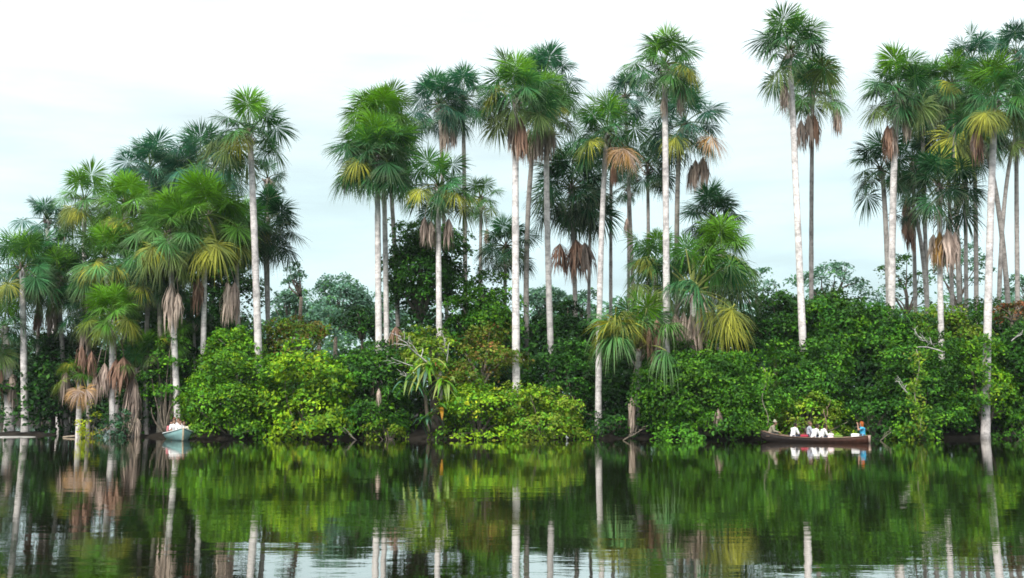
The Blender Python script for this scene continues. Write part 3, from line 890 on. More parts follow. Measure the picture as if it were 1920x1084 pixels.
T = far_tree
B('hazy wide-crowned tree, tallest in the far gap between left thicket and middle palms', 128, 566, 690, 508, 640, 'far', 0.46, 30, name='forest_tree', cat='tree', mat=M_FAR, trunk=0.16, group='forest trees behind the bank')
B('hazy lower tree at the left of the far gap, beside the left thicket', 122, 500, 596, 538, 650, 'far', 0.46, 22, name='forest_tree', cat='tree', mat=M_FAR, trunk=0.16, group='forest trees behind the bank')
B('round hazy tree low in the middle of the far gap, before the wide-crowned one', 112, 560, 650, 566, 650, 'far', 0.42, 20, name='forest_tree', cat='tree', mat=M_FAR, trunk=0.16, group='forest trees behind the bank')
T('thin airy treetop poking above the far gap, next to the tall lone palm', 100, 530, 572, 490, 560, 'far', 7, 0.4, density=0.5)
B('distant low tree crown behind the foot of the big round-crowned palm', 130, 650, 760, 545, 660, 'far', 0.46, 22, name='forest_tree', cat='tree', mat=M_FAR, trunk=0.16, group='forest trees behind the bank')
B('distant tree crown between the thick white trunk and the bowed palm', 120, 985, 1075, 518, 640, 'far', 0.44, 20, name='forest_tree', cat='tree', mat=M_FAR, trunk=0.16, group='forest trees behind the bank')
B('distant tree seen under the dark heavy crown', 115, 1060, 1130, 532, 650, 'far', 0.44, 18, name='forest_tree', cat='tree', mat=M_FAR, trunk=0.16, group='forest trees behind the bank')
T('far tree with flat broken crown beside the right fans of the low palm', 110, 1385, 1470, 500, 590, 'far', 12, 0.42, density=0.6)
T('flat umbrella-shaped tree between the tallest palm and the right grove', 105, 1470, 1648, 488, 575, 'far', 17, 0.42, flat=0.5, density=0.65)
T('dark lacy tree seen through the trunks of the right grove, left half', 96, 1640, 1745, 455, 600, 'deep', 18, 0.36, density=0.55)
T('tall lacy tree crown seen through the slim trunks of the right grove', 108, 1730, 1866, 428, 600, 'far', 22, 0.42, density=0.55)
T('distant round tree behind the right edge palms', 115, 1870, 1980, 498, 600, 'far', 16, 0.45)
T('distant tree low behind the tallest palm\'s trunk', 120, 1440, 1530, 540, 630, 'far', 12, 0.5)


T('shadowy blue-dark tree across the inlet, behind the two spit palms', 122, -30, 70, 600, 790, 'dark', 20, 0.5)
T('dark tree at the mouth of the left inlet, right of the straight spit palm', 108, 44, 130, 590, 790, 'dark', 18, 0.45)


# --- masses nobody could count: the dark undergrowth behind the bank, the wood on the horizon
def mass(name, prof, D0, D1, n, size, mixname, zmin_px=None, mat=None, label=None):
    px = np.array([p for p, _ in prof], float)
    py = np.array([q for _, q in prof], float)
    x_ = rng.uniform(px[0], px[-1], n)
    top = np.interp(x_, px, py)
    D = rng.uniform(D0, D1, n)
    u = (x_ - CX) / F
    X = u * D
    ground = ground_z(X, D)
    tz = CH + (HZ - top) / F * D * (0.93 + 0.09 * np.sin(x_ * 0.05) + 0.05 * np.sin(x_ * 0.17 + D))
    f = rng.random(n) ** 0.7
    Z = ground + (tz - ground) * f
    keep = ground > 0.05
    tzn = 1 - 0.45 * np.clip((76 - D) / 5, 0, 1) * (name == 'undergrowth')
    Z = ground + (Z - ground) * tzn
    P_ = np.stack([X, D, Z], 1)[keep]
    mb = MB()
    ax = nrm(np.tile(np.array((0, -0.45, 0.9)), (len(P_), 1)) + rng.normal(0, 0.3, (len(P_), 3)))
    sprays(mb, P_, ax, 9, size * 1.7, size, mixname, 0.55)
    o = mb.build(name, mat or M_LEAF)
    tag(o, label, 'undergrowth', None, 'stuff')
    return o


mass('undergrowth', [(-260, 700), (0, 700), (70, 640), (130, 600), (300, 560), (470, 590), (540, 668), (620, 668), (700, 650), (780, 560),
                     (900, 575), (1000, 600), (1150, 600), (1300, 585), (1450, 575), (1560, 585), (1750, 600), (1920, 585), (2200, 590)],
     71, 84, 13000, 0.38, 'dark', label='dark tangled undergrowth filling the shade behind the bank')  # very dark leaf colours stand in for the shade behind the bushes
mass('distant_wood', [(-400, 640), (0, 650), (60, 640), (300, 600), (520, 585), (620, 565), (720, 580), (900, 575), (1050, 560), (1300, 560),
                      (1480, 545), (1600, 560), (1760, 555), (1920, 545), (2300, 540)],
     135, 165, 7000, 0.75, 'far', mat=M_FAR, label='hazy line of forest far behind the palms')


# ------------------------------------------------------------------ dead branches, epiphytes, vines, log, bird
M_TWIG = solid_material('bleached_wood', (0.5, 0.48, 0.47), 0.9, 0.25, 8, 0.3, attr=True)
M_STRAP = leaf_material('strap_leaf', 0.25, 0.35, 0.5, 0.2)


def twig(mb, p, d, length, r, depth, col):
    k = 6
    pts = [np.array(p, float)]
    dd = nrm(np.array(d, float))
    for i in range(k):
        dd = nrm(dd + rng.normal(0, 0.13, 3))
        pts.append(pts[-1] + dd * length / k)
    tube(mb, pts, np.linspace(r, r * 0.4, k + 1), 6, col)
    if depth > 0:
        for i in rng.choice(np.arange(2, k + 1), 3, replace=False):
            side = nrm(dd + rng.normal(0, 0.75, 3))
            twig(mb, pts[i], side, length * rng.uniform(0.35, 0.6), r * 0.5, depth - 1, col)


def dead_branch(label, D, p0, p1, r=0.05, depth=2, col=(0.52, 0.49, 0.47)):
    a, b = W(p0[0], p0[1], D), W(p1[0], p1[1], D - 0.3)
    o = thing('dead_branch', a, label, 'branch')
    mb = MB()
    v = b - a
    twig(mb, a, v, np.linalg.norm(v), r, 0, col)
    mb.build('limb', M_TWIG, o, True, a)
    mb = MB()
    for f in np.linspace(0.3, 1.0, 3 + 2 * depth):
        d = nrm(nrm(v) + np.array((0, 0, 0.5)) + rng.normal(0, 0.6, 3))
        twig(mb, a + v * f, d, np.linalg.norm(v) * rng.uniform(0.2, 0.45), r * 0.45, depth - 1, col)
    mb.build('twig', M_TWIG, o, True, a)
    return o


dead_branch('bleached bare branch forking up over the epiphyte stump', 66.0, (806, 684), (752, 632), 0.06, 2)
dead_branch('thin pale branch reaching out level over dark leaves, left of the epiphyte stump', 65.8, (774, 686), (726, 676), 0.035, 1)
dead_branch('short bleached stick among the leaves under the forked bare branch', 65.7, (780, 712), (752, 698), 0.035, 1)
dead_branch('pale twisted twigs beside the three-bundle palm\'s foot', 68.0, (838, 680), (834, 640), 0.04, 2)
dead_branch('grey bare twigs in the vine-hung bush right of the canoe', 65.2, (1704, 740), (1686, 712), 0.045, 2)
dead_branch('pale bare twigs on top of the vine-hung bush, right grove', 66.0, (1768, 660), (1716, 628), 0.05, 2)
dead_branch('grey bare stick between the crooked grey trunk and the yellow fan', 68.0, (1192, 690), (1140, 612), 0.04, 1, (0.33, 0.30, 0.28))
dead_branch('thin grey stick lying in the right edge bush', 66.2, (1896, 640), (1916, 622), 0.035, 1)


def strap_plant(label, D, px, py, n, length, cols, name='epiphyte', flop=0.9, width=0.2):
    c = W(px, py, D)
    o = thing(name, c, label, 'plant')
    mb = MB()
    for i in range(n):
        a = i * 2.39996
        e_ = R_(rng.uniform(-25, 65))
        d = np.array((math.cos(a) * math.cos(e_), math.sin(a) * math.cos(e_), math.sin(e_)))
        ln = length * rng.uniform(0.6, 1.2)
        u = np.linspace(0, 1, 6)[:, None]
        p = c + rng.normal(0, 0.16, 3) + d * ln * u
        p[:, 2] -= (flop * ln * u[:, 0] ** 2)
        s_ = nrm(np.cross(d, (0, 0, 1.0)) + rng.normal(0, 0.15, 3))
        w_ = width * rng.uniform(0.7, 1.2) * np.array((0.25, 0.8, 1.0, 0.9, 0.55, 0.04))[:, None] * 0.5
        V = np.stack([p - s_ * w_, p + np.array((0, 0, -0.02)), p + s_ * w_], 1).reshape(-1, 3)
        q = []
        for k in range(5):
            b_ = k * 3
            q += [(b_, b_ + 1, b_ + 4, b_ + 3), (b_ + 1, b_ + 2, b_ + 5, b_ + 4)]
        mb.add(V, q, None, np.asarray(cols[rng.integers(len(cols))]) * rng.uniform(0.8, 1.2))
    mb.build('leaf', M_STRAP, o, False, c)
    return o


EP = (G_MID, G_LIT * 0.9, G_BLUE * 1.6, (0.20, 0.30, 0.06), (0.30, 0.36, 0.08))
st = thing('tree_stump', (W(812, 826, 66.4)[0], 66.4, 0), 'dark rotting stump standing in the water, overgrown with strap-leaved plants', 'stump')
mb = MB()
b0, b1 = W(818, 840, 66.6), W(808, 692, 66.6)
tube(mb, bezier(b0, (b0 + b1) / 2 + np.array((0.2, 0.1, 0)), b1, 14), np.linspace(0.42, 0.22, 14), 11, BARKC * 0.2, True, 0.08)
mb.build('trunk', M_WOOD, st, True, np.array(st.location))
mb = MB()
for k in range(5):
    a = k * 1.3 + 0.4
    p0 = b0 + np.array((0, 0, 0.9 - 0.1 * k))
    p2 = b0 + np.array((math.cos(a) * 1.0, math.sin(a) * 0.8, 0.1))
    tube(mb, bezier(p0, (p0 + p2) / 2 + np.array((0, 0, 0.15)), p2, 7), np.linspace(0.16, 0.08, 7), 7, BARKC * 0.4)
mb.build('root', M_WOOD, st, True, np.array(st.location))
strap_plant('big clump of light strap leaves crowning the rotting stump', 66.0, 800, 686, 70, 1.1, EP, width=0.22)
strap_plant('strap-leaved clump hanging on the stump\'s right side, yellowing tips', 65.8, 834, 716, 30, 1.05, EP + ((0.42, 0.36, 0.05),))
strap_plant('strap-leaved clump on the stump\'s left side, bluish leaves', 65.8, 770, 712, 26, 1.05, (G_BLUE * 1.6, G_MID, (0.2, 0.3, 0.06)))
strap_plant('low blue-green clump of broad leaves at the stump\'s foot', 65.6, 792, 786, 18, 0.7, (G_BLUE * 1.6, G_MID, G_BLUE), width=0.22)
strap_plant('hanging leaf tuft with one orange leaf, right of the stump\'s foot', 65.5, 820, 768, 16, 0.95, (G_MID, G_BLUE * 1.4, (0.5, 0.25, 0.02)))
strap_plant('small red rosette plant sitting on the stump below the three-bundle palm', 65.9, 818, 682, 9, 0.34, ((0.38, 0.05, 0.02), (0.28, 0.07, 0.02)), name='bromeliad', width=0.08)
strap_plant('tuft of grassy blue leaves at the foot of the double trunk', 72.0, 1690, 590, 22, 1.2, (G_BLUE * 1.3, G_MID), name='grassy_plant', flop=0.6, width=0.09)


def vine(label, D, px, y0, y1, mixname, n=50, rad=0.3, size=0.2):
    a, b = W(px, y0, D), W(px + 4, y1, D)
    o = thing('hanging_vine', (a[0], a[1], b[2]), label, 'vine')
    O = np.array(o.location)
    u = np.sort(rng.random(n))[:, None]
    pts = a + (b - a) * u + np.stack([0.16 * np.sin(u[:, 0] * 9), 0 * u[:, 0], 0 * u[:, 0]], 1) + rng.normal(0, rad * 0.6, (n, 3)) * np.array((1, 1, 0.3))
    mb = MB()
    ax = nrm(np.stack([rng.normal(0, 0.5, n), np.full(n, -0.8), np.full(n, 0.5)], 1))
    sprays(mb, pts, ax, 10, size * 1.5, size, mixname, 0.5)
    mb.build('foliage', M_LEAF, o, False, O)
    mb = MB()
    k = np.linspace(0, 1, 14)[:, None]
    tube(mb, a + (b - a) * k + np.stack([0.16 * np.sin(k[:, 0] * 9), 0 * k[:, 0], 0 * k[:, 0]], 1), 0.025, 5, (0.3, 0.26, 0.2))
    mb.build('stem', M_WOOD, o, True, O)


vine('olive leafy vine hanging down the bush to the right of the canoe', 65.0, 1718, 655, 815, 'olive', 60, 0.32)
vine('bright leafy vine climbing the white trunk that reaches the water', 66.4, 1846, 625, 760, 'lit', 60, 0.4, 0.22)
vine('olive vine climbing the foot of the thick white trunk', 67.6, 968, 770, 826, 'olive', 26, 0.3)
vine('thin yellowish vine at the right end of the round green bush', 64.8, 1432, 690, 800, 'lit', 26, 0.25)


def fallen_frond(label, D, px, py, lp, col, spread=0.24):
    t0 = W(px, py, D)
    o = thing('fallen_frond', t0, label, 'dead frond')
    mb = MB()
    dead_bundle(mb, t0, lp * m_per_px(D), t0 + np.array((0.25, 0.35, 0.75)), col, spread, 40, False)
    mb.build('blade', M_DEAD, o, False, t0)


fallen_frond('pale dead frond caught in the dark bush left of the epiphyte stump', 65.9, 710, 728, 34, C_PALE, 0.2)
fallen_frond('brown dead frond caught in the bush crest behind the bleached branch', 68.5, 742, 612, 40, C_RUST * 1.2, 0.5)
fallen_frond('brown dead frond caught in the lower right of the round bush', 64.9, 1346, 765, 42, C_DEAD * 0.8, 0.3)

lg = thing('floating_log', W(134, 819, 70.0) * np.array((1, 1, 0)), 'thin pale log floating at the water\'s edge by the stunted palm', 'log')
mb = MB()
tube(mb, [W(118, 818, 69.6) * np.array((1, 1, 0)) + np.array((0, 0, 0.03)), W(134, 818, 69.9) * np.array((1, 1, 0)) + np.array((0, 0, 0.06)), W(151, 818, 70.2) * np.array((1, 1, 0)) + np.array((0, 0, 0.10))],
     (0.05, 0.07, 0.06), 8, (0.36, 0.29, 0.22))
mb.build('stem', M_WOOD, lg, True, np.array(lg.location))
mb = MB()
q = np.array(lg.location)
tube(mb, [q + np.array((0.2, 0.05, 0.06)), q + np.array((0.38, 0.0, 0.25)), q + np.array((0.5, -0.02, 0.33))], (0.03, 0.02, 0.01), 6, (0.33, 0.27, 0.2))
mb.build('branch_stub', M_WOOD, lg, True, q)


# ------------------------------------------------------------------ bodies: joined tapered limbs melted into one continuous skin
def capsule(bm_v, bm_f, a, b, ra, rb, sides=10):
    a, b = np.asarray(a, float), np.asarray(b, float)
    d = b - a
    ln = max(np.linalg.norm(d), 1e-6)
    d = d / ln
    ref = np.array((0, 0, 1.0)) if abs(d[2]) < 0.9 else np.array((1.0, 0, 0))
    s = nrm(np.cross(d, ref)); t = np.cross(d, s)
    rings = []
    for q_ in (-80, -50, -20, 0):
        rings.append((a + d * ra * math.sin(R_(q_)), ra * math.cos(R_(q_))))
    for q_ in (0, 20, 50, 80):
        rings.append((b + d * rb * math.sin(R_(q_)), rb * math.cos(R_(q_))))
    base = len(bm_v)
    for c, r in rings:
        for j in range(sides):
            an = j * 2 * math.pi / sides
            bm_v.append(tuple(c + r * (math.cos(an) * s + math.sin(an) * t)))
    for i in range(len(rings) - 1):
        for j in range(sides):
            p, q_ = base + i * sides + j, base + i * sides + (j + 1) % sides
            bm_f.append((p, q_, q_ + sides, p + sides))
    bm_f.append(tuple(base + j for j in reversed(range(sides))))
    bm_f.append(tuple(base + (len(rings) - 1) * sides + j for j in range(sides)))


def melt(name, caps, mat, parent, voxel=0.014, smooth=3):
    v, f = [], []
    for c in caps:
        capsule(v, f, *c)
    me = bpy.data.meshes.new(name)
    me.from_pydata(v, [], f)
    tmp = bpy.data.objects.new(name + '_tmp', me)
    COL.objects.link(tmp)
    m = tmp.modifiers.new('r', 'REMESH'); m.mode = 'VOXEL'; m.voxel_size = voxel
    if smooth:
        m2 = tmp.modifiers.new('s', 'SMOOTH'); m2.factor = 0.5; m2.iterations = smooth
    dg = bpy.context.evaluated_depsgraph_get()
    me2 = bpy.data.meshes.new_from_object(tmp.evaluated_get(dg))
    bpy.data.objects.remove(tmp)
    bpy.data.meshes.remove(me)
    me2.name = name
    me2.polygons.foreach_set('use_smooth', np.ones(len(me2.polygons), bool))
    me2.materials.clear()
    me2.materials.append(mat)
    o = bpy.data.objects.new(name, me2)
    COL.objects.link(o)
    if parent is not None:
        o.parent = parent
    return o


SKIN = solid_material('skin', (0.33, 0.19, 0.13), 0.55, 0.06, 14)
CLOTH = {}


def cloth(c):
    if c not in CLOTH:
        CLOTH[c] = solid_material('cloth', c, 0.9, 0.08, 7, 0.15)
    return CLOTH[c]


def person(label, loc, facing, shirt, trousers=(0.05, 0.06, 0.09), hair=(0.02, 0.014, 0.01), lean=0.1, long_hair=False, hat=None,
           arms='lap', sleeves=0.7, turn=0.0):
    """a seated figure; local +Y is where the body faces, z = 0 is the seat"""
    o = thing('person', loc, label, 'person', None, facing)
    A = np.array
    pel = A((0, 0, 0.10)); belly = A((0, 0.3 * lean, 0.26)); chest = A((0, lean * 0.75, 0.42)); nb = A((0, lean * 1.05, 0.56))
    hd = A((0, lean * 1.3 + 0.02, 0.70))
    caps = [(pel + A((-.08, 0, 0)), pel + A((.08, 0, 0)), .115, .115), (pel, belly, .125, .125), (belly, chest, .13, .145),
            (chest + A((-.09, 0, .03)), chest + A((.09, 0, .03)), .10, .10), (chest, nb, .09, .055), (nb, hd - A((0, 0, .05)), .055, .055)]
    ct, sn = math.cos(turn), math.sin(turn)
    h = lambda x, y, z: hd + A((x * ct - y * sn, x * sn + y * ct, z))
    caps += [(h(0, -.015, .035), h(0, .01, .03), .094, .092), (h(0, .02, -.05), h(0, .045, -.065), .066, .052),       # skull, jaw
             (h(0, .088, .005), h(0, .112, -.02), .013, .017), (h(-.03, .082, .035), h(.03, .082, .035), .018, .018),   # nose, brow
             (h(-.02, .086, -.058), h(.02, .086, -.058), .012, .012),                                                 # mouth
             (h(-.094, .0, .02), h(-.096, -.005, -.02), .016, .012), (h(.094, .0, .02), h(.096, -.005, -.02), .016, .012)]
    shirt_caps = [(pel + A((-.07, 0, -.02)), pel + A((.07, 0, -.02)), .135, .135), (pel, belly, .142, .142), (belly, chest, .146, .162),
                  (chest + A((-.09, 0, .035)), chest + A((.09, 0, .035)), .116, .116), (chest, nb - A((0, 0, .02)), .10, .075)]
    for sx in (-1, 1):
        sh = chest + A((sx * .185, 0, .075))
        if arms == 'camera':
            el = sh + A((sx * .10, .20, -.10)); wr = hd + A((sx * .07, .19, -.02)); fd = A((-sx * .35, .25, .85))
        elif arms == 'side':
            el = sh + A((sx * .10, -.02, -.27)); wr = el + A((sx * .02, .16, -.15)); fd = A((0, .8, -.4))
        else:
            el = sh + A((sx * .06, .10, -.25)); wr = A((sx * .13, el[1] + .22, .20)); fd = A((-sx * .3, .9, -.25))
        caps += [(sh, el, .056, .044), (el, wr, .043, .029)]
        fd = nrm(fd)
        sd = nrm(np.cross(fd, A((0, 0, 1.0)))) * -sx
        dn = np.cross(fd, sd) * (-1 if np.cross(fd, sd)[2] > 0 else 1)
        pal = wr + fd * .08
        caps += [(wr, pal, .028, .034), (pal - sd * .02, pal + sd * .02, .022, .022)]
        for k, fl in enumerate((.075, .085, .078, .06)):
            r0 = pal + sd * (.032 - .021 * k) + fd * .012
            k1 = r0 + fd * fl * .55 + dn * .008
            caps += [(r0, k1, .0105, .0095), (k1, k1 + (fd * .6 + dn * .75) * fl * .5, .0095, .008)]
        t0_ = wr + fd * .035 + sd * .03
        t1_ = t0_ + (fd * .6 + sd * .75) * .04
        caps += [(t0_, t1_, .012, .0105), (t1_, t1_ + (fd * .9 + sd * .1) * .03, .0105, .009)]
        shirt_caps += [(sh, sh + (el - sh) * min(1, sleeves * 1.4), .074, .062)]
        if sleeves > 0.75:
            shirt_caps += [(el, el + (wr - el) * .85, .060, .044)]
        hp = pel + A((sx * .09, 0, -.01)); kn = A((sx * .13, .42, .10)); an = A((sx * .13, .46, -.24))
        caps += [(hp, kn, .083, .058), (kn, an, .056, .038), (an, an + A((0, .15, -.05)), .040, .032)]
    melt('body', caps, SKIN, o, 0.0125, 2)
    melt('shirt', shirt_caps, cloth(shirt), o, 0.018, 3)
    tr = []
    for sx in (-1, 1):
        hp = pel + A((sx * .09, -.01, -.01)); kn = A((sx * .13, .42, .10)); an = A((sx * .13, .455, -.17))
        tr += [(hp, kn, .104, .078), (kn, an, .076, .062)]
    tr += [(pel + A((-.08, -.01, -.02)), pel + A((.08, -.01, -.02)), .125, .125)]
    melt('trousers', tr, cloth(trousers), o, 0.018, 3)
    hr = [(h(0, -.035, .055), h(0, -.005, .075), .098, .092), (h(-.05, -.04, .0), h(.05, -.04, .0), .066, .066)]
    if long_hair:
        for x_ in (-.06, -.03, 0, .03, .06):
            hr.append((h(x_, -.06, .03), h(x_ * 1.35, -.085, -.26 - rng.random() * .05), .055, .026))
        hr.append((h(-.085, .0, .03), h(-.10, -.02, -.17), .035, .022)); hr.append((h(.085, .0, .03), h(.10, -.02, -.17), .035, .022))
    melt('hair', hr, cloth(hair), o, 0.014, 2)
    for sx in (-1, 1):
        melt('eye', [(h(sx * .033, .088, .012), h(sx * .033, .090, .012), .011, .011)], cloth((0.03, 0.025, 0.02)), o, 0.004, 0)
    if hat:
        brim = [(h(math.cos(k) * .06, math.sin(k) * .06, .085), h(math.cos(k) * .135, math.sin(k) * .135, .075), .014, .011) for k in np.linspace(0, 2 * math.pi, 18, endpoint=False)]
        melt('hat', brim + [(h(0, -.01, .09), h(0, -.01, .13), .105, .088)], cloth(hat), o, 0.012, 2)
    return o


# ------------------------------------------------------------------ boats
def loft(stations, wall=0.035, n=9, flare=0.62):
    """outer and inner skin of a hull from stations (x, half width, rim height, keel height)"""
    outer, inner = [], []
    for (x, b, g, k) in stations:
        ro, ri = [], []
        for s_ in np.linspace(-1, 1, n):
            a = abs(s_)
            y = math.copysign(b * a ** flare, s_)
            z = k + (g - k) * a ** 1.7
            ro.append((x, y, z))
            bi, ki = max(b - wall, 0.01), k + wall * 1.2
            ri.append((x, math.copysign(bi * a ** flare, s_), ki + (g - ki) * a ** 1.7))
        outer.append(ro); inner.append(ri)
    return np.array(outer), np.array(inner)


def hull_mesh(name, stations, mat, parent, cout, cin, wall=0.035, sub=5):
    st_ = np.array(stations, float)
    t_ = np.linspace(0, 1, len(st_)); tt = np.linspace(0, 1, (len(st_) - 1) * sub + 1)
    # smooth interpolation through the stations
    fine = np.stack([np.interp(tt, t_, st_[:, k]) for k in range(4)], 1)
    for _ in range(3):
        fine[1:-1] = 0.25 * fine[:-2] + 0.5 * fine[1:-1] + 0.25 * fine[2:]
    O_, I_ = loft(fine, wall)
    m_, n_ = O_.shape[:2]
    mb = MB()
    V = np.concatenate([O_.reshape(-1, 3), I_.reshape(-1, 3)])
    off = m_ * n_
    q = []
    for i in range(m_ - 1):
        for j in range(n_ - 1):
            a = i * n_ + j
            q.append((a, a + n_, a + n_ + 1, a + 1))
            a += off
            q.append((a, a + 1, a + n_ + 1, a + n_))
        for j in (0, n_ - 1):
            a = i * n_ + j
            q.append((a, a + n_, a + n_ + off, a + off) if j == n_ - 1 else (a, a + off, a + n_ + off, a + n_))
    for i in (0, m_ - 1):
        for j in range(n_ - 1):
            a = i * n_ + j
            q.append((a, a + 1, a + 1 + off, a + off))
    C = np.concatenate([np.tile(np.array(cout), (off, 1)) if np.ndim(cout) == 1 else np.repeat(cout(tt), n_, 0), np.tile(np.array(cin), (off, 1))])
    mb.add(V, q, None, C)
    o = mb.build(name, mat, parent, True)
    return o, fine


def box(mb, c, h, col=(0.5, 0.5, 0.5), rot=0.0):
    c, h = np.asarray(c, float), np.asarray(h, float)
    k = np.array([(x, y, z) for x in (-1, 1) for y in (-1, 1) for z in (-1, 1)], float) * h
    ct, sn = math.cos(rot), math.sin(rot)
    k = np.stack([k[:, 0] * ct - k[:, 1] * sn, k[:, 0] * sn + k[:, 1] * ct, k[:, 2]], 1)
    mb.add(c + k, [(0, 1, 3, 2), (4, 6, 7, 5), (0, 4, 5, 1), (2, 3, 7, 6), (0, 2, 6, 4), (1, 5, 7, 3)], None, col)


M_HULL = solid_material('boat_wood', (0.1, 0.06, 0.04), 0.6, 0.3, 5, 0.25, attr=True)
M_PAINT = solid_material('boat_paint', (0.2, 0.4, 0.42), 0.5, 0.14, 5, 0.1, attr=True)
CH_WHITE = (0.80, 0.79, 0.80)

# --- dark canoe
cs = W(1427, 826, 63.6); cb = W(1630, 830, 60.9)
LC_ = math.hypot(cb[0] - cs[0], cb[1] - cs[1])
yawc = math.atan2(cb[1] - cs[1], cb[0] - cs[0])
canoe = thing('canoe', (cs[0], cs[1], 0), 'long dark wooden canoe with reddish bow, carrying five people', 'boat', None, yawc)
stn = [(0, .14, .62, .14), (.1 * LC_, .31, .44, -.06), (.3 * LC_, .46, .28, -.18), (.6 * LC_, .50, .24, -.18), (.85 * LC_, .45, .30, -.15), (LC_, .38, .41, -.06)]
hull_c, _ = hull_mesh('hull', stn, M_HULL, canoe, lambda t: np.array((0.018, 0.012, 0.011)) * (1 - np.clip((t - .45) / .4, 0, 1))[:, None] + np.array((0.075, 0.030, 0.020)) * np.clip((t - .45) / .4, 0, 1)[:, None],
          (0.11, 0.075, 0.055))
mb = MB()
yy = np.linspace(-1, 1, 9)
rim = np.stack([np.full(9, LC_ + .012), .38 * np.sign(yy) * np.abs(yy) ** .62, -.06 + .48 * np.abs(yy) ** 1.7], 1)
mb.add(np.concatenate([rim, rim + np.array((.03, 0, 0)), [(LC_ + .012, 0, .42), (LC_ + .042, 0, .42)]]),
       None, [(18, j, j + 1) for j in range(8)] + [(19, j + 10, j + 9) for j in range(8)] + [t for j in range(8) for t in ((j, j + 9, j + 10), (j, j + 10, j + 1))]
       + [(18, 9, 0), (18, 19, 9), (18, 8, 17), (18, 17, 19)], (0.52, 0.36, 0.30))
tag(mb.build('bow_board', M_PAINT, canoe), 'pale pinkish V-shaped board closing the bow')
for tx_, hw_ in ((.08, .28), (.31, .46), (.46, .49), (.53, .50), (.66, .50), (.93, .42)):
    mb = MB()
    box(mb, (tx_ * LC_, 0, .20 if .2 < tx_ < .9 else .30), (.12, hw_ * .9, .02), (0.13, 0.09, 0.065))
    mb.build('seat', M_HULL, canoe)
for sy in (-1, 1):
    mb = MB()
    tt = np.linspace(0.02, 1, 24)
    st_ = np.array(stn)
    gx = tt * LC_
    pts = np.stack([gx, sy * (np.interp(gx, st_[:, 0], st_[:, 1]) + .005), np.interp(gx, st_[:, 0], st_[:, 2]) + .012], 1)
    for _ in range(3):
        pts[1:-1] = .25 * pts[:-2] + .5 * pts[1:-1] + .25 * pts[2:]
    tube(mb, pts, 0.024, 6, (0.20, 0.13, 0.09))
    mb.build('gunwale', M_HULL, hull_c, True)


def in_canoe(t, off, z):
    u = np.array((math.cos(yawc), math.sin(yawc))); n_ = np.array((-u[1], u[0]))
    p = cs[:2] + u * t * LC_ + n_ * off
    return (p[0], p[1], z)


FWD = yawc - math.pi / 2             # a figure turned this way faces the bow
person('person in khaki and pale hat hunched at the canoe\'s raised stern', in_canoe(.085, 0, .33), FWD + .2, (0.26, 0.23, 0.17), (0.05, 0.05, 0.05), lean=.22, hat=(0.36, 0.33, 0.26), sleeves=1)
person('person in loose white shirt sitting alone in the canoe\'s rear half', in_canoe(.31, -.2, .23), FWD + .95, CH_WHITE, lean=.16, sleeves=.7)
person('person in grey top with brown hair, sitting tallest mid-canoe behind the white shirts', in_canoe(.45, .16, .30), FWD + .4, (0.36, 0.38, 0.44), hair=(0.12, 0.07, 0.045), lean=.04)
person('person in wide white shirt mid-canoe, beside the red bag', in_canoe(.50, -.2, .17), FWD + .95, CH_WHITE, lean=.24, sleeves=.7)
person('person in white shirt mid-canoe, next to the pink and white bag', in_canoe(.57, -.1, .17), FWD + .7, (0.74, 0.73, 0.72), lean=.2, sleeves=.7)
person('woman in bright blue top with long red hair at the canoe\'s bow, arms raised', in_canoe(.945, .0, .32), FWD + 3.3, (0.06, 0.38, 0.62), hair=(0.34, 0.085, 0.015), lean=.03, long_hair=True, arms='camera', sleeves=.3)


def bag(label, loc, h, col, rz=0.0, name='bag', strap=True):
    o = thing(name, loc, label, 'bag', None, rz)
    a, b, c = h
    caps = [((-a * .5, y, z), (a * .5, y, z), c * .5, c * .45) for y in (-b * .4, b * .4) for z in (c * .5, c * 1.2)]
    melt('body', caps, cloth(col), o, 0.016, 3)
    if strap:
        mb = MB()
        k = np.linspace(0, math.pi, 9)
        tube(mb, np.stack([np.cos(k) * a * .5, np.full(9, 0), c * 1.5 + np.sin(k) * c * .6], 1), 0.014, 5, np.array(col) * .6)
        mb.build('strap', M_PAINT, o, True)


bag('dark red bag on the canoe floor between the white-shirted passengers', in_canoe(.42, -.2, .14), (.26, .26, .17), (0.36, 0.03, 0.06), yawc)
bag('pink and white bag on the canoe seat, right of the white shirts', in_canoe(.66, -.1, .20), (.15, .2, .18), (0.82, 0.66, 0.68), yawc)
bag('small dull green bundle on the canoe floor ahead of the pink bag', in_canoe(.73, -.1, .22), (.34, .2, .12), (0.17, 0.24, 0.06), yawc, strap=False)
bag('white folded cloth bundle on the canoe bow beside the blue-topped woman', in_canoe(.885, -.16, .30), (.34, .3, .13), CH_WHITE, yawc, name='cloth_bundle', strap=False)

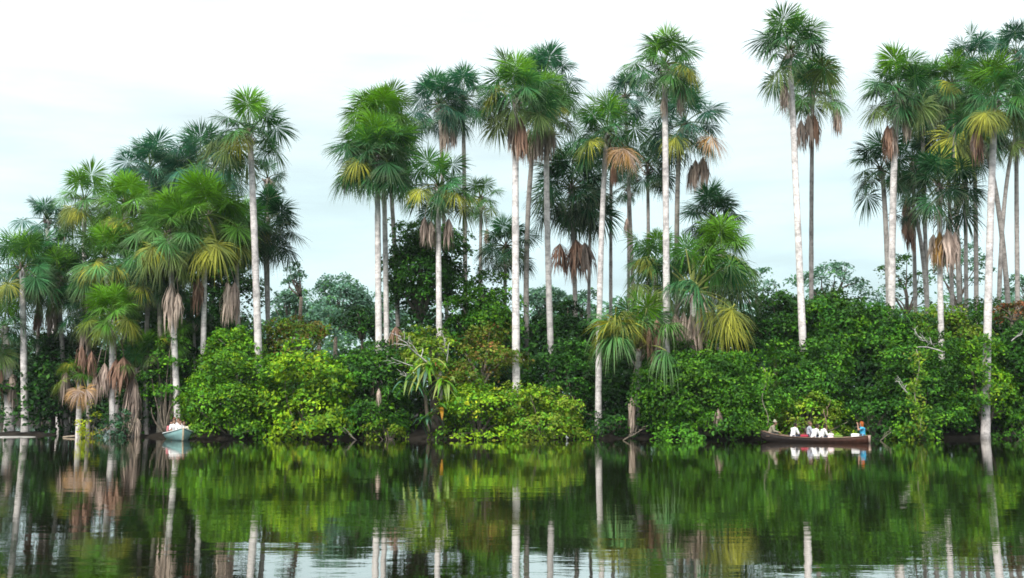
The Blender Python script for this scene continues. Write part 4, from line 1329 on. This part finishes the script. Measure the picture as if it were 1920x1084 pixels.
# --- teal boat, bow towards the viewer
bw = W(343, 826, 64.0)
yb_ = math.atan2(-math.cos(R_(23)), math.sin(R_(23)))
LB = 4.6
ub = np.array((math.cos(yb_), math.sin(yb_)))
bs = bw[:2] - ub * LB
boat = thing('rowing_boat', (bs[0], bs[1], 0), 'teal and white wooden boat seen bow-on at the left bank, full of people', 'boat', None, yb_)
stb = [(0, .58, .32, -.12), (.2 * LB, .76, .32, -.2), (.5 * LB, .86, .38, -.2), (.78 * LB, .60, .50, -.14), (.93 * LB, .23, .64, -.02), (LB, .03, .72, .02)]
hull_b, _ = hull_mesh('hull', stb, M_PAINT, boat, (0.19, 0.33, 0.33), (0.30, 0.33, 0.32), .04)
for sy in (-1, 1):
    mb = MB()
    st_ = np.array(stb)
    gx = np.linspace(0, LB, 26)
    pts = np.stack([gx, sy * (np.interp(gx, st_[:, 0], st_[:, 1]) + .01), np.interp(gx, st_[:, 0], st_[:, 2]) + .015], 1)
    for _ in range(3):
        pts[1:-1] = .25 * pts[:-2] + .5 * pts[1:-1] + .25 * pts[2:]
    tube(mb, pts, 0.032, 6, (0.62, 0.66, 0.66))
    mb.build('gunwale', M_PAINT, hull_b, True)
mb = MB()
tube(mb, [(LB - .22, 0, -.1), (LB - .02, 0, .12), (LB + .02, 0, .5), (LB + .03, 0, .76)], (.05, .055, .05, .045), 7, (0.50, 0.40, 0.27))
tag(mb.build('stem_post', M_HULL, boat, True), 'tan timber post at the boat\'s bow')
mb = MB()
st0 = np.linspace(-1, 1, 9)
tr_ = np.stack([np.full(9, -.01), .62 * np.sign(st0) * np.abs(st0) ** .62, -.12 + .5 * np.abs(st0) ** 1.7], 1)
mb.add(np.concatenate([tr_, [(-.01, 0, .38)]]), None, [(9, j + 1, j) for j in range(8)], (0.30, 0.36, 0.36))
mb.build('transom', M_PAINT, boat)
for tx_ in (.2, .4, .58):
    mb = MB()
    box(mb, (tx_ * LB, 0, .31), (.13, .72, .02), (0.40, 0.34, 0.26))
    mb.build('seat', M_HULL, boat)


def in_boat(t, off, z):
    n_ = np.array((-ub[1], ub[0]))
    p = bs + ub * t * LB + n_ * off
    return (p[0], p[1], z)


FB = yb_ - math.pi / 2
person('passenger in pink-red top at the outer left side of the teal boat', in_boat(.42, -.42, .26), FB + .2, (0.50, 0.17, 0.19), lean=.12, turn=.3)
person('passenger in white shirt, dark hair, second from the left in the teal boat', in_boat(.56, -.28, .36), FB - .1, CH_WHITE, lean=.12)
person('passenger in white shirt in the middle of the teal boat, sunburnt face', in_boat(.58, .01, .31), FB + .1, (0.78, 0.74, 0.74), hair=(0.05, 0.02, 0.012), lean=.1)
person('passenger in pale pink shirt behind the bow post of the teal boat', in_boat(.40, .02, .40), FB, (0.75, 0.60, 0.58), hair=(0.10, 0.03, 0.02), lean=.06)
person('passenger in cream shirt at the bank side of the teal boat', in_boat(.55, .29, .24), FB - .2, (0.74, 0.66, 0.52), hair=(0.07, 0.03, 0.02), lean=.12)
person('passenger with reddish hair at the back of the teal boat', in_boat(.20, -.1, .44), FB, (0.74, 0.72, 0.73), hair=(0.16, 0.05, 0.03), lean=.03)

# --- small white bird at the water's edge
bl = W(1063, 818, 65.2)
bird = thing('egret', (bl[0], bl[1], max(gz(bl[0], bl[1]), 0.0)), 'small white bird standing at the dark water\'s edge by the olive bush', 'bird', None, 0.5)
melt('body', [((0, -.10, .20), (0, .06, .25), .045, .065), ((0, -.22, .17), (0, -.08, .21), .015, .04), ((0, .07, .27), (0, .11, .36), .03, .02),
              ((0, .11, .36), (0, .07, .44), .02, .018), ((0, .07, .44), (0, .10, .475), .022, .026), ((0, .12, .475), (0, .20, .465), .012, .005),
              ((-.025, .0, .2), (-.025, .015, .10), .014, .009), ((-.025, .015, .10), (-.025, .0, -.06), .009, .008),
              ((.025, .0, .2), (.025, .02, .10), .014, .009), ((.025, .02, .10), (.025, .03, -.06), .009, .008)], cloth((0.82, 0.82, 0.80)), bird, 0.008, 1)
mb = MB()
tube(mb, [(0, .12, .475), (0, .17, .47), (0, .215, .462)], (.011, .008, .002), 6, (0.5, 0.38, 0.08))
mb.build('bill', M_PAINT, bird, True)


# --- the pale bar in front of the mud spit, and drift wood along the shaded waterline
mb = MB()
a = np.linspace(0, 2 * math.pi, 26, endpoint=False)
c0 = W(24, 818.5, 70.5)
xy = np.stack([c0[0] + np.cos(a) * 1.55 * (1 + .1 * np.sin(3 * a)), c0[1] + np.sin(a) * .8 * (1 + .15 * np.sin(4 * a + 1))], 1)
lo = np.concatenate([xy, np.full((26, 1), -.08)], 1); hi = np.concatenate([c0[:2] + (xy - c0[:2]) * .8, np.full((26, 1), .045)], 1)
mb.add(np.concatenate([lo, hi, [(c0[0], c0[1], .06)]]), [(j, (j + 1) % 26, 26 + (j + 1) % 26, 26 + j) for j in range(26)], [(52, 26 + j, 26 + (j + 1) % 26) for j in range(26)])
tag(mb.build('sand_bar', solid_material('pale_silt', (0.30, 0.29, 0.27), 0.9, 0.25, 3, 0.3), smooth=True), kind='structure')
dead_branch('dark drowned branch poking from the water under the shore palm', 65.0, (1168, 826), (1204, 802), 0.05, 1, (0.16, 0.13, 0.10))
dead_branch('grey drowned branch leaning out left of the epiphyte stump', 65.4, (668, 826), (640, 806), 0.045, 1, (0.24, 0.2, 0.17))
dead_branch('brown dead stick standing behind the pink bag of the canoe', 66.0, (1550, 812), (1551, 766), 0.05, 0, (0.40, 0.27, 0.2))
dead_branch('grey half sunk branch between canoe bow and yellow-green tuft', 64.6, (1650, 828), (1668, 806), 0.04, 1, (0.2, 0.17, 0.14))
dead_branch('long pale fallen stalk slanting to the water by the collapsed palm', 70.2, (242, 818), (258, 778), 0.05, 0, (0.42, 0.34, 0.26))
dead_branch('brown fallen stalks lying at the bank by the blue-green shrub', 69.6, (176, 816), (204, 806), 0.05, 1, (0.30, 0.2, 0.15))


# ------------------------------------------------------------------ humid air
mh, Nh, Lh = new_mat('humid_air')
pv = Nh('ShaderNodeVolumePrincipled')
pv.inputs['Color'].default_value = (0.86, 0.95, 1.0, 1)
pv.inputs['Density'].default_value = 0.00012
oh = Nh('ShaderNodeOutputMaterial')
Lh(pv.outputs[0], oh.inputs['Volume'])
mb = MB()
box(mb, (0, 240, 15.5), (502, 365, 18.5))
tag(mb.build('haze', mh), 'thin humid air over the lake', 'haze', None, 'stuff')

bird.scale = (0.75, 0.75, 0.75)
